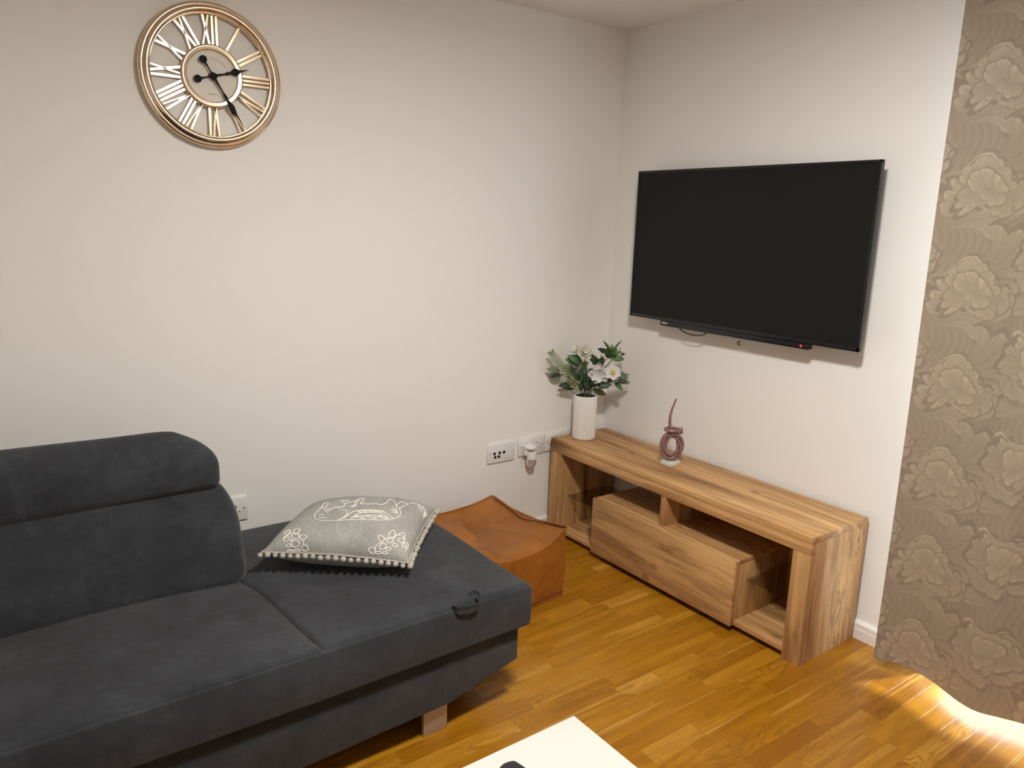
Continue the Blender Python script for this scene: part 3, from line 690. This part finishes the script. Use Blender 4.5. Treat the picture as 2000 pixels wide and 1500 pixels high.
def hand(tip, tail, wide, y):
    tip, tail = np.array(tip), np.array(tail); c = np.array([CX, CZk]); t = tip-c; L = np.linalg.norm(t); t /= L; n = np.array([-t[1], t[0]]); Lt = np.linalg.norm(tail-c)
    prof = [(-Lt*0.72, 0.0022), (-Lt*0.55, 0.0035), (-Lt*0.5, 0.0018), (-0.012, 0.0022), (-0.006, 0.009), (0.0, 0.0105), (0.006, 0.009), (0.014, 0.0035), (L*0.30, 0.0022), (L*0.42, 0.0048), (L*0.46, 0.0022), (L*0.52, wide*0.6), (L*0.60, wide), (L*0.68, wide*0.75), (L*0.74, 0.0032), (L*0.85, 0.002), (L, 0.0004)]
    pts = [c+t*a_+n*b_ for a_, b_ in prof]+[c+t*a_-n*b_ for a_, b_ in prof[::-1]]
    ball = [c-t*Lt*0.86+np.array([math.cos(q), math.sin(q)])*0.0115 for q in np.linspace(0, 2*PI, 20, endpoint=False)]
    return join(flat_poly(pts, y, y+0.002), flat_poly(ball, y, y+0.002))
obj('hour_hand', hand((-1.636, 1.838), (-1.802, 1.800), 0.0115, -0.027), BLACKHAND, clk, smooth=False)
obj('minute_hand', hand((-1.662, 1.664), (-1.771, 1.862), 0.0085, -0.030), BLACKHAND, clk, smooth=False)
obj('hand_cap', lathe([(1e-4, 0.034), (0.005, 0.033), (0.006, 0.016)], (CX, 0, CZk), 16, axis=1), BLACKHAND, clk)
# faint unreadable print on the dial: an arched line above, a short line below
pr = []
for i in range(14):
    a_ = math.radians(62-(i-7)*4.2); a2 = a_-math.radians(2.6); rr = 0.052
    pr.append(bar2d((CX+rr*math.cos(a_), CZk+rr*math.sin(a_)), (CX+rr*math.cos(a2), CZk+rr*math.sin(a2)), 0.0022, -0.0166, -0.0159))
for i in range(6): pr.append(bar2d((CX-0.012+i*0.0044, CZk-0.052), (CX-0.0092+i*0.0044, CZk-0.052), 0.003, -0.0166, -0.0159))
obj('dial_print', join(*pr[:14]), PRINT, dial, smooth=False); obj('dial_print', join(*pr[14:]), PRINT, dial, smooth=False)

# ------------------------------------------------------------------ wall sockets
def plate(name, label, cat, x, z, group=None):
    t = thing(name, label, cat, (x, 0, z), group)
    obj('plate', box(x-0.073, x+0.073, -0.009, 0.0, z-0.043, z+0.043, 0.0025), PLASTIC, t)
    for s in (-1, 1): obj('screw', lathe([(1e-4, 0.0098), (0.003, 0.0095), (0.0032, 0.008)], (x+s*0.060, 0, z+0.0), 10, axis=1), SCREW, t)
    return t
def holes(t, x, z):
    for s in (-1, 1):
        cx = x+s*0.033
        obj('pin_hole', box(cx-0.002, cx+0.002, -0.0094, -0.0085, z+0.006, z+0.014), DARKHOLE, t, smooth=False)
        for q in (-1, 1): obj('pin_hole', box(cx+q*0.011-0.003, cx+q*0.011+0.003, -0.0094, -0.0085, z-0.013, z-0.009), DARKHOLE, t, smooth=False)
        obj('rocker_switch', box(x+s*0.010-0.005, x+s*0.010+0.005, -0.0115, -0.008, z+0.020, z+0.034, 0.001), PLASTIC, t)
s1 = plate('aerial_socket', 'white wall plate with five dark round ports left of the plug-in night light', 'socket', -0.6056, 0.4132)
for (a, b) in ((966, 886.5), (976, 884.6), (984.5, 883), (967.3, 893.2), (974.3, 892)):
    q = on(a, b, 1, -0.009); obj('port', lathe([(1e-4, 0.0098), (0.0068, 0.0098), (0.0075, 0.0085)], (q[0], 0, q[2]), 16, axis=1), DARKHOLE, s1)
s2 = plate('double_socket', 'white double socket with a night light plugged in', 'socket', -0.4409, 0.4194, 'double sockets'); holes(s2, -0.4409, 0.4194)
s3 = plate('double_socket', 'white double socket half hidden behind the end of the oak TV unit', 'socket', -0.292, 0.4215, 'double sockets'); holes(s3, -0.292, 0.4215)
s4 = plate('double_socket', 'white double socket beside the edge of the sofa backrest', 'socket', -1.772, 0.387, 'double sockets'); holes(s4, -1.772, 0.387)
nl = thing('night_light', 'white plug-in night light with clear bulb in the wall socket', 'night light', (-0.476, -0.010, 0.40))
q = on(1036, 876, 1, -0.035); nx_, nz_ = q[0], q[2]
obj('plug_body', join(rbox(nx_-0.026, nx_+0.022, -0.034, -0.0095, nz_-0.034, nz_+0.016, 0.008, 4, 2, 4, 3)), PLASTIC, nl)
obj('plug_cap', lathe([(1e-4, 0.012), (0.024, 0.010), (0.027, 0.004), (0.025, -0.002), (0.016, -0.006)], (nx_, -0.034, nz_+0.002), 28), PLASTIC, nl)
obj('lamp_collar', lathe([(1e-4, 0.0), (0.020, 0.0), (0.022, -0.006), (0.022, -0.034), (0.019, -0.036)], (nx_+0.004, -0.040, nz_-0.012), 28), PLASTIC, nl)
obj('bulb', lathe([(0.020, -0.034), (0.0225, -0.046), (0.021, -0.060), (0.013, -0.071), (1e-4, -0.074)], (nx_+0.004, -0.040, nz_-0.012), 28), simple('frosted_bulb', (0.72, 0.70, 0.66), 0.12, Transmission_Weight=0.75, IOR=1.3), nl)
obj('filament', tube(spline([(nx_-0.004, -0.040, nz_-0.046), (nx_-0.006, -0.042, nz_-0.060), (nx_+0.004, -0.040, nz_-0.066), (nx_+0.014, -0.042, nz_-0.058), (nx_+0.012, -0.040, nz_-0.046)], 5), 0.002, 6), SCREW, nl)

# ------------------------------------------------------------------ vase with flowers
VC = np.array([-0.226, -0.112, 0.4502]); VR = 0.0525; VHt = 0.200
vase = thing('flower_vase', 'white ribbed ceramic vase on the oak TV unit', 'vase', tuple(VC))
NR = 26
def rib_r(a): return 1-0.055*(0.5+0.5*math.cos(NR*a))**3
vp = [(1e-4, 0.0), (VR-0.006, 0.0), (VR-0.001, 0.004), (VR, 0.012), (VR, 0.10), (VR, VHt-0.006), (VR-0.0015, VHt-0.001), (VR-0.003, VHt), (VR-0.0048, VHt-0.001), (VR-0.0052, VHt-0.005)]
obj('body', lathe(vp, VC, NR*6, rib=rib_r), CERAMIC, vase, angle=60)
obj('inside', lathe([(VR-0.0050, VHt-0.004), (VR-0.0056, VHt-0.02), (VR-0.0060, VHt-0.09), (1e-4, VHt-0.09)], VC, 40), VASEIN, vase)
bq = thing('flower_bouquet', 'bunch of artificial white flowers and green leaves standing in the ribbed vase', 'flowers', (VC[0], VC[1], VC[2]+0.06))
DH = np.array([_d[0], _d[1], 0]); DH /= np.linalg.norm(DH); RH = np.array([_r0[0], _r0[1], 0])
def vpix(a_, b_, dep=0.0):
    p = at_plane(1050+a_*0.15337, 640+b_*0.15337, VC+DH*dep, DH)
    p[0] = min(p[0], -0.012); p[1] = min(p[1], -0.012); return p
ZP = 0.15337/F_PX*3.16
def leaf(base, tip, wpx, dep0, dep1, curl=0.25):
    A, B = vpix(*base, dep0), vpix(*tip, dep1); L = np.linalg.norm(B-A); t = (B-A)/L
    n = -DH+np.array([0, 0, 0.35]); n -= t*(n@t); n /= np.linalg.norm(n); s = np.cross(t, n); W_ = wpx*ZP/2*1.3; V, F = [], []
    m = 7
    for i in range(m+1):
        f = i/m; ww = W_*(math.sin(PI*min(1, f**0.85))**0.75 if 0 < f < 1 else 0.04); mid = A+t*L*f+n*curl*L*0.35*math.sin(PI*f)
        for j, (c_, k_) in enumerate(((-1, 0.22), (-0.5, 0.06), (0, 0), (0.5, 0.06), (1, 0.22))): V.append(mid+s*ww*c_+n*ww*k_)
    for i in range(m):
        for j in range(4): a_ = i*5+j; F.append((a_, a_+1, a_+6, a_+5))
    # give the blade thickness
    V = np.array(V); k_ = len(V); V2 = np.concatenate([V, V-n*0.0006]); F2 = F+[tuple(q+k_ for q in f_[::-1]) for f_ in F]
    for i in range(m):
        for j in (0, 4): a_ = i*5+j; F2.append((a_, a_+5, a_+5+k_, a_+k_) if j == 0 else (a_+5, a_, a_+k_, a_+5+k_))
    V2[:, 0] = np.minimum(V2[:, 0], -0.004); V2[:, 1] = np.minimum(V2[:, 1], -0.004)
    return V2, F2
LV = [((290, 560), (108, 525), 70, 'y'), ((300, 595), (132, 655), 85, 'y'), ((450, 720), (262, 742), 60, 'd'), ((470, 775), (250, 800), 40, 'o'), ((565, 430), (350, 410), 120, 'g'), ((540, 460), (380, 350), 70, 'g'),
      ((650, 560), (520, 540), 60, 'd'), ((640, 610), (560, 490), 60, 'd'), ((640, 560), (745, 575), 55, 'd'), ((750, 480), (690, 335), 75, 'd'), ((720, 430), (655, 400), 50, 'd'), ((560, 655), (655, 640), 70, 'd'),
      ((450, 620), (420, 470), 80, 'd'), ((570, 500), (650, 430), 70, 'l'), ((480, 650), (500, 520), 60, 'd'), ((900, 330), (762, 265), 60, 'd'), ((900, 340), (890, 230), 60, 'g'), ((930, 300), (832, 162), 28, 'd'), ((980, 260), (1072, 158), 18, 'o'),
      ((930, 380), (1105, 405), 72, 'g'), ((930, 350), (1010, 255), 90, 'g'), ((860, 400), (765, 430), 55, 'g'), ((880, 310), (960, 400), 90, 'g'), ((1060, 350), (1118, 335), 26, 'd'), ((950, 300), (940, 210), 50, 'l'),
      ((1020, 600), (1155, 640), 80, 'y'), ((1010, 670), (1178, 705), 60, 'y'), ((985, 690), (1082, 805), 58, 'g'), ((870, 620), (960, 660), 100, 'd'), ((750, 740), (945, 725), 80, 'd'), ((700, 785), (870, 858), 72, 'o'), ((630, 790), (720, 700), 60, 'd'),
      ((560, 720), (650, 760), 60, 'd'), ((560, 800), (520, 700), 50, 'd'), ((650, 800), (600, 680), 70, 'd'), ((700, 700), (620, 660), 60, 'd'), ((840, 470), (780, 400), 50, 'd'), ((1040, 590), (1185, 603), 16, 'o'), ((480, 560), (400, 520), 60, 'd'), ((820, 680), (900, 770), 60, 'd')]
_rr = random.Random(11)
for _ in range(16):
    bx_, by_ = _rr.uniform(520, 760), _rr.uniform(600, 800); an_ = _rr.uniform(-2.9, -0.2); L_ = _rr.uniform(90, 150)
    LV.append(((bx_, by_), (bx_+L_*math.cos(an_), by_+L_*math.sin(an_)*0.8), _rr.uniform(45, 75), _rr.choice('dddg')))
for i, (a, b, w_, c_) in enumerate(LV):
    d0 = random.uniform(-0.03, 0.03); obj('leaf', leaf(a, b, w_, d0, d0+random.uniform(-0.05, 0.02)), LEAFS[c_], bq, angle=0)
# feathery frond at the left
fr = spline([vpix(500, 800, -0.02), vpix(420, 640, -0.035), vpix(300, 490, -0.045), vpix(180, 325, -0.05)], 8)
frond = obj('fern_frond', tube(fr, np.linspace(0.0022, 0.0009, len(fr)), 6), LEAFS['l'], bq)
parts = []
for i, q in enumerate(fr[3:]):
    for s in (-1, 1, 0):
        t = fr[min(len(fr)-1, i+4)]-fr[min(len(fr)-2, i+3)]; t = t/(np.linalg.norm(t)+1e-9); side = np.cross(t, -DH); L = 0.042*(1-0.5*i/len(fr))
        d = t*0.75+side*s*0.75+(-DH)*(0.5 if s == 0 else random.uniform(-0.2, 0.3)); d /= np.linalg.norm(d); parts.append(tube([q, q+d*L*0.5, q+d*L], [0.0010, 0.0024, 0.0003], 5))
obj('leaflets', join(*parts), LEAFS['l'], frond)
def petal(c, out, face, L, W_, cup):
    s = np.cross(out, face); V, F = [], []; m, n = 6, 4
    for i in range(m+1):
        f = i/m; ww = W_*math.sin(PI*(0.12+0.80*f))**0.8
        for j in range(n+1):
            g = 2*j/n-1; V.append(c+out*L*f+s*ww*g+face*(cup*L*(f*f*0.9+0.25*g*g)+0.003*math.sin(5*g+9*f)))
    for i in range(m):
        for j in range(n): a_ = i*(n+1)+j; F.append((a_, a_+1, a_+n+2, a_+n+1))
    V = np.array(V); k_ = len(V); return np.concatenate([V, V-face*0.0007]), F+[tuple(q+k_ for q in f_[::-1]) for f_ in F]
def flower(px, rad, dep, face, mat, center=False, layers=2, n=6, cup=0.35, rot=0.0):
    c = vpix(px[0], px[1], dep); face = np.array(face, float); face /= np.linalg.norm(face); ref = np.cross(face, [0, 0, 1.0]); ref /= np.linalg.norm(ref); up = np.cross(ref, face); R_ = rad*ZP*1.18
    fo = obj('flower', sphere(c-face*0.004, 0.006, 8, 5), STEM if not center else POLLEN, bq); vs = []
    for l in range(layers):
        for i in range(n):
            a_ = rot+2*PI*(i+0.5*l)/n+random.uniform(-0.12, 0.12); o_ = ref*math.cos(a_)+up*math.sin(a_); k_ = 1-0.28*l
            p = petal(c+face*0.002*l, o_, face, R_*k_*random.uniform(0.92, 1.05), R_*(0.46 if n > 5 else 0.40)*k_, cup+0.45*l)
            p = (np.minimum(p[0], [-0.004, -0.004, 9]), p[1]); obj('petal', p, mat, fo, angle=0)
    if center:
        obj('stamens', join(*[tube([c, c+face*0.012+(ref*math.cos(q)+up*math.sin(q))*0.009], [0.0012, 0.002], 5) for q in np.linspace(0, 2*PI, 12)]+[sphere(c+face*0.006, 0.008, 8, 5)]), POLLEN, fo)
    return c
toC = -DH
fc = [flower((600, 320), 95, -0.02, toC*0.9+np.array([0, 0, 0.5])+RH*0.2, PETALC, layers=3, n=6, cup=0.45),
      flower((480, 290), 62, -0.01, toC*0.7+np.array([0, 0, 0.6])-RH*0.4, PETALC, layers=2, n=5, cup=0.4),
      flower((775, 590), 120, -0.05, toC*1.0+np.array([0, 0, -0.2])-RH*0.15, PETALW, layers=2, n=5, cup=0.08),
      flower((955, 565), 92, -0.06, toC*1.0+np.array([0, 0, 0.15])+RH*0.1, PETALW, center=True, layers=1, n=6, cup=0.12, rot=0.4),
      flower((1045, 310), 50, 0.0, toC*0.4+np.array([0, 0, 0.5])+RH*0.6, PETALC, layers=2, n=5, cup=0.7),
      flower((832, 385), 34, -0.02, toC*0.4+np.array([0, 0, 0.9]), PETALC, layers=2, n=4, cup=1.2),
      flower((540, 560), 80, 0.03, toC*0.9+np.array([0, 0, 0.2]), PETALW, layers=1, n=6, cup=0.2),
      flower((600, 640), 60, 0.03, toC*0.9+np.array([0, 0, -0.1]), PETALW, layers=1, n=6, cup=0.2)]
for i, c in enumerate(fc+[vpix(920, 340, 0), vpix(290, 590, 0), vpix(1020, 670, -0.03)]):
    b0 = VC+np.array([0, 0, VHt-0.07])+np.array([random.uniform(-0.02, 0.02), random.uniform(-0.02, 0.02), 0]); m_ = VC+np.array([0, 0, VHt+0.01])+(c-VC-np.array([0, 0, VHt]))*0.2
    m_[:2] = VC[:2]+np.clip(m_[:2]-VC[:2], -0.028, 0.028)
    obj('stem', tube(spline([b0, m_, (m_+c)/2+np.array([0, 0, 0.008]), c], 5), 0.0019, 6), STEM, bq)

# ------------------------------------------------------------------ glass ornament
cl_, cf_, cr_ = on(1289.5, 905.5, 2, 0.4502), on(1308.5, 912.5, 2, 0.4502), on(1329, 906.5, 2, 0.4502); cb_ = cl_+cr_-cf_
OC = (cl_+cr_)/2
orn = thing('glass_ornament', 'mauve twisted glass knot ornament on the middle of the oak TV unit', 'ornament', tuple(OC))
obj('foot', prism([tuple(q[:2]) for q in (cl_, cf_, cr_, cb_)], 2, 0.4502, 0.4655, 0.0015), BASEGLASS, orn, angle=30)
UZ = np.array([0, 0, 1.0]); ozc = 0.4655+0.062
def OP(s, z, dep=0.0): return np.array([OC[0], OC[1], 0])+RH*s+UZ*z+DH*dep
for kk in range(4):
    pts = []
    for t in np.linspace(0, 2*PI, 72, endpoint=False):
        ph = 2*PI*kk/4+t; rr = 0.0100; ca, cb2 = 0.0345+rr*math.cos(ph), 0.0495+rr*math.cos(ph)
        pts.append(OP(ca*math.sin(t), ozc+cb2*math.cos(t), rr*math.sin(ph)))
    obj('ring_strand', tube(pts, 0.0062, 10, closed=True), MAUVE, orn)
lp = [OP(0.034*math.cos(t)+0.002, ozc+0.062+0.012*(t/(2*PI))+0.004*math.sin(t), 0.022*math.sin(t)) for t in np.linspace(-0.6, 2*PI+0.25, 48)]
obj('coil', tube(lp, np.concatenate([np.full(40, 0.0062), np.linspace(0.0062, 0.003, 8)]), 10), MAUVE, orn)
sp = spline([OP(-0.006, ozc+0.052), OP(-0.0135, ozc+0.085), OP(-0.015, ozc+0.120), OP(-0.009, ozc+0.155), OP(0.004, ozc+0.196)], 8)
obj('spire', tube(sp, np.linspace(0.0078, 0.0036, len(sp)), 10), MAUVE, orn)

# ------------------------------------------------------------------ coffee table and remote
TXm, TYm, TZm = -1.546, -1.587, 0.45
ct = thing('coffee_table', 'glossy white coffee table at the bottom edge of the picture', 'coffee table', (TXm-0.42, TYm-0.26, 0))
obj('table_top', box(TXm-0.84, TXm, TYm-0.52, TYm, TZm-0.032, TZm, 0.002), WHITETOP, ct)
for (a, b) in ((TXm-0.09, TYm-0.09), (TXm-0.80, TYm-0.09), (TXm-0.09, TYm-0.48), (TXm-0.80, TYm-0.48)): obj('leg', box(a, a+0.05, b, b+0.05, 0, TZm-0.032, 0.002), WHITETOP, ct)
obj('lower_shelf', box(TXm-0.745, TXm-0.095, TYm-0.425, TYm-0.095, 0.13, 0.15, 0.002), WHITETOP, ct)
e0 = on(981, 1491, 2, TZm+0.018)
rem = thing('remote_control', 'black remote control lying on the white coffee table', 'remote', (e0[0], e0[1]-0.09, TZm+0.0003))
v, f = rbox(-0.0225, 0.0225, -0.18, 0.0, 0.0, 0.019, 0.006, 4, 10, 2, 3)
v = np.array(v); v[:, 1] -= 0.010*(v[:, 0]/0.0225)**2*(v[:, 1] > -0.02)
ra = math.radians(12); R2 = np.array([[math.cos(ra), -math.sin(ra), 0], [math.sin(ra), math.cos(ra), 0], [0, 0, 1]])
org = np.array([e0[0], e0[1], TZm+0.0003])
obj('shell', (v@R2.T+org, f), REMOTE, rem)
for r_ in range(5):
    for c_ in range(3):
        bv, bf = box(-0.0045+(c_-1)*0.012, 0.0045+(c_-1)*0.012, -0.055-r_*0.016, -0.047-r_*0.016, 0.018, 0.0205, 0.001)
        obj('button', (np.array(bv)@R2.T+org, bf), REMOTEBTN, rem)

# ------------------------------------------------------------------ curtain
def curtain_tile(NX=220, NZ=150, W_=0.42, H_=0.283):
    X, Z = np.meshgrid((np.arange(NX)+0.5)/NX*W_, (np.arange(NZ)+0.5)/NZ*H_, indexing='ij'); A = 0.26+0.08*np.sin(X*2*PI/W_*21+3*np.sin(Z*2*PI/H_*2))
    X, Z = X+0.013*np.sin(2*PI*Z/H_*2+1)+0.006*np.sin(2*PI*(X/W_*3+Z/H_)), Z+0.011*np.sin(2*PI*X/W_*3)+0.005*np.sin(2*PI*(Z/H_*4-X/W_))
    def wrap(d, P): return (d+P/2) % P-P/2
    def fan(cx, cz, ang, half, R_, lobes, tone, seed, k=0.25):
        dx, dz = wrap(X-cx, W_), wrap(Z-cz, H_); r_ = np.hypot(dx, dz); th = wrap(np.arctan2(dz, dx)-ang, 2*PI); q = th/half
        lob = np.abs(np.sin(lobes*PI*(q+1)/2)); Rt = R_*(1-k*q*q)*(0.86+0.14*lob**0.6); rho = r_/Rt
        ins = (np.abs(q) < 1) & (rho < 1)
        streak = np.sin(th*34+seed+3*rho)*0.11*rho+np.sin(th*61+2*seed)*0.06
        val = tone*(0.30+0.70*rho**0.9)+streak; val = np.where((lob < 0.20) & (rho > 0.35), val-0.28, val); val = np.where(rho > 0.94, val+0.14, val)
        sh = (np.abs(q) < 1.05) & (rho >= 1) & (rho < 1.09); A[sh] = np.minimum(A[sh], 0.06); A[ins] = val[ins]
    def stroke(pts, wd, tone):
        P = spline([(a_, b_, 0) for a_, b_ in pts], 10)[:, :2]; D = np.full(A.shape, 9.0)
        for (a_, b_) in P: D = np.minimum(D, np.hypot(wrap(X-a_, W_), wrap(Z-b_, H_)))
        A[(D < wd*1.9)] = np.minimum(A[D < wd*1.9], 0.30); A[D < wd] = tone
    G = np.random.default_rng(3)
    for (cx, cz, an, hf, R_, lb, tn) in ((0.02, 0.02, 0.8, 1.2, 0.17, 6, 0.60), (0.20, 0.05, 1.9, 1.2, 0.16, 6, 0.56), (0.35, 0.12, 2.6, 1.2, 0.17, 6, 0.60), (0.12, 0.18, 0.1, 1.2, 0.16, 6, 0.56), (0.28, 0.24, -0.6, 1.2, 0.15, 6, 0.60), (0.05, 0.23, 3.6, 1.1, 0.14, 5, 0.56),
        (0.10, 0.05, 2.2, 1.0, 0.115, 5, 0.70), (0.13, 0.055, 0.7, 1.0, 0.115, 5, 0.66), (0.115, 0.10, 1.5, 1.3, 0.095, 6, 0.76), (0.10, 0.12, -2.2, 0.9, 0.085, 4, 0.66), (0.14, 0.115, -0.8, 0.9, 0.085, 4, 0.70), (0.118, 0.085, 1.7, 1.1, 0.072, 4, 0.84), (0.12, 0.11, -1.5, 1.0, 0.055, 3, 0.80),
        (0.31, 0.16, 1.9, 1.0, 0.115, 5, 0.70), (0.335, 0.165, 0.5, 1.0, 0.11, 5, 0.66), (0.32, 0.21, 1.3, 1.3, 0.09, 6, 0.76), (0.30, 0.235, -2.4, 0.9, 0.085, 4, 0.66), (0.345, 0.23, -0.7, 0.9, 0.085, 4, 0.70), (0.322, 0.20, 1.5, 1.1, 0.07, 4, 0.84), (0.325, 0.225, -1.6, 1.0, 0.055, 3, 0.80)):
        fan(cx, cz, an, hf, R_, lb, tn, G.uniform(0, 6))
    stroke([(0.05, 0.165), (0.085, 0.188), (0.13, 0.185), (0.165, 0.155), (0.172, 0.12)], 0.0024, 0.98); stroke([(0.07, 0.055), (0.12, 0.045), (0.165, 0.06), (0.20, 0.10), (0.24, 0.118), (0.285, 0.115)], 0.0022, 0.98)
    stroke([(0.265, 0.28), (0.30, 0.297), (0.345, 0.290), (0.375, 0.26)], 0.0024, 0.96); stroke([(0.285, 0.165), (0.33, 0.155), (0.375, 0.17), (0.41, 0.21)], 0.0022, 0.96)
    for _ in range(1): A[:] = 0.5*A+0.125*(np.roll(A, 1, 0)+np.roll(A, -1, 0)+np.roll(A, 1, 1)+np.roll(A, -1, 1))
    return np.clip(A, 0, 1), W_, H_
TILE, TW, TH = curtain_tile()
CTOP, CBOT, CYL, CYR = 2.150, 0.034, -1.480, -2.600
ctl = np.array([(-1.480, -0.140), (-1.53, -0.118), (-1.585, -0.102), (-1.64, -0.104), (-1.69, -0.120), (-1.75, -0.146), (-1.80, -0.155), (-1.86, -0.128), (-1.92, -0.100), (-1.98, -0.108), (-2.05, -0.145), (-2.11, -0.150), (-2.18, -0.115), (-2.25, -0.102), (-2.32, -0.138), (-2.39, -0.148), (-2.46, -0.112), (-2.53, -0.106), (-2.60, -0.135)])
cs = spline(np.c_[ctl, np.zeros(len(ctl))], 24)[:, :2]; seg = np.r_[0, np.cumsum(np.hypot(*np.diff(cs, axis=0).T))]
def curtain_grid(nu, nz, xoff=0.0, zlow=0.0):
    s = np.linspace(0, seg[-1], nu); yy = np.interp(s, seg, cs[:, 0]); xx = np.interp(s, seg, cs[:, 1]); z = np.linspace(CBOT+zlow, CTOP, nz)
    Yg, Zg = np.meshgrid(yy, z, indexing='ij'); Xg, _ = np.meshgrid(xx, z, indexing='ij'); Sg, _ = np.meshgrid(s, z, indexing='ij')
    hh = (Zg-CBOT)/(CTOP-CBOT); mean = -0.125
    Xg = mean-0.012*hh+(Xg-mean)*(0.85+0.25*hh)+0.006*np.sin(3*Yg*4+hh*4)*np.sin(hh*PI)+xoff
    drop = 0.004*np.sin(Sg*17)*(1-hh)**8; Zg = Zg+drop
    V = np.stack([Xg, Yg, Zg], -1).reshape(-1, 3); i, j = np.meshgrid(np.arange(nu-1), np.arange(nz-1), indexing='ij'); a_ = (i*nz+j).ravel()
    return V, np.stack([a_, a_+nz, a_+nz+1, a_+1], 1), Sg.ravel(), Zg.ravel()
cur = thing('curtain', 'floor length taupe curtain with woven floral pattern beside the television', 'curtain', (-0.125, -2.04, 0))
V, F, s_, z_ = curtain_grid(460, 800)
me = bpy.data.meshes.new('curtain_cloth'); base = LOC[cur]
me.vertices.add(len(V)); me.vertices.foreach_set('co', (V-base).ravel())
me.loops.add(F.size); me.loops.foreach_set('vertex_index', F.ravel().astype(np.int32)); me.polygons.add(len(F)); me.polygons.foreach_set('loop_start', np.arange(0, F.size, 4, dtype=np.int32))
me.update(calc_edges=True); me.polygons.foreach_set('use_smooth', np.ones(len(F), dtype=bool))
def sample(u, v):
    fu, fv = (u/TW % 1)*TILE.shape[0]-0.5, (v/TH % 1)*TILE.shape[1]-0.5; i0, j0 = np.floor(fu).astype(int), np.floor(fv).astype(int); a_, b_ = fu-i0, fv-j0; n0, n1 = TILE.shape
    g = lambda i, j: TILE[i % n0, j % n1]
    return g(i0, j0)*(1-a_)*(1-b_)+g(i0+1, j0)*a_*(1-b_)+g(i0, j0+1)*(1-a_)*b_+g(i0+1, j0+1)*a_*b_
me.attributes.new('pattern', 'FLOAT', 'POINT').data.foreach_set('value', sample(s_*1.0+0.0, z_).astype(np.float32))
me.materials.append(CURTAIN); me.validate()
co = bpy.data.objects.new('curtain_cloth', me); C.objects.link(co); co.parent = cur
V, F, _, _ = curtain_grid(150, 40, 0.004, 0.012)
obj('lining', (V, [tuple(q) for q in F]), LINING, cur)
obj('hem', tube(np.stack([V.reshape(150, 40, 3)[:, 0, 0]-0.002, V.reshape(150, 40, 3)[:, 0, 1], V.reshape(150, 40, 3)[:, 0, 2]-0.011], 1), 0.0022, 6), LINING, cur)
rail = thing('curtain_rail', 'white curtain rail under the ceiling above the curtain', 'curtain rail', (-0.13, -2.04, 2.16))
obj('track', box(-0.152, -0.118, -2.68, -1.43, 2.155, 2.18, 0.003), PVC, rail)
for yy in (-1.55, -2.04, -2.55): obj('bracket', box(-0.145, -0.125, yy-0.012, yy+0.012, 2.18, ZC, 0.001), PVC, rail)
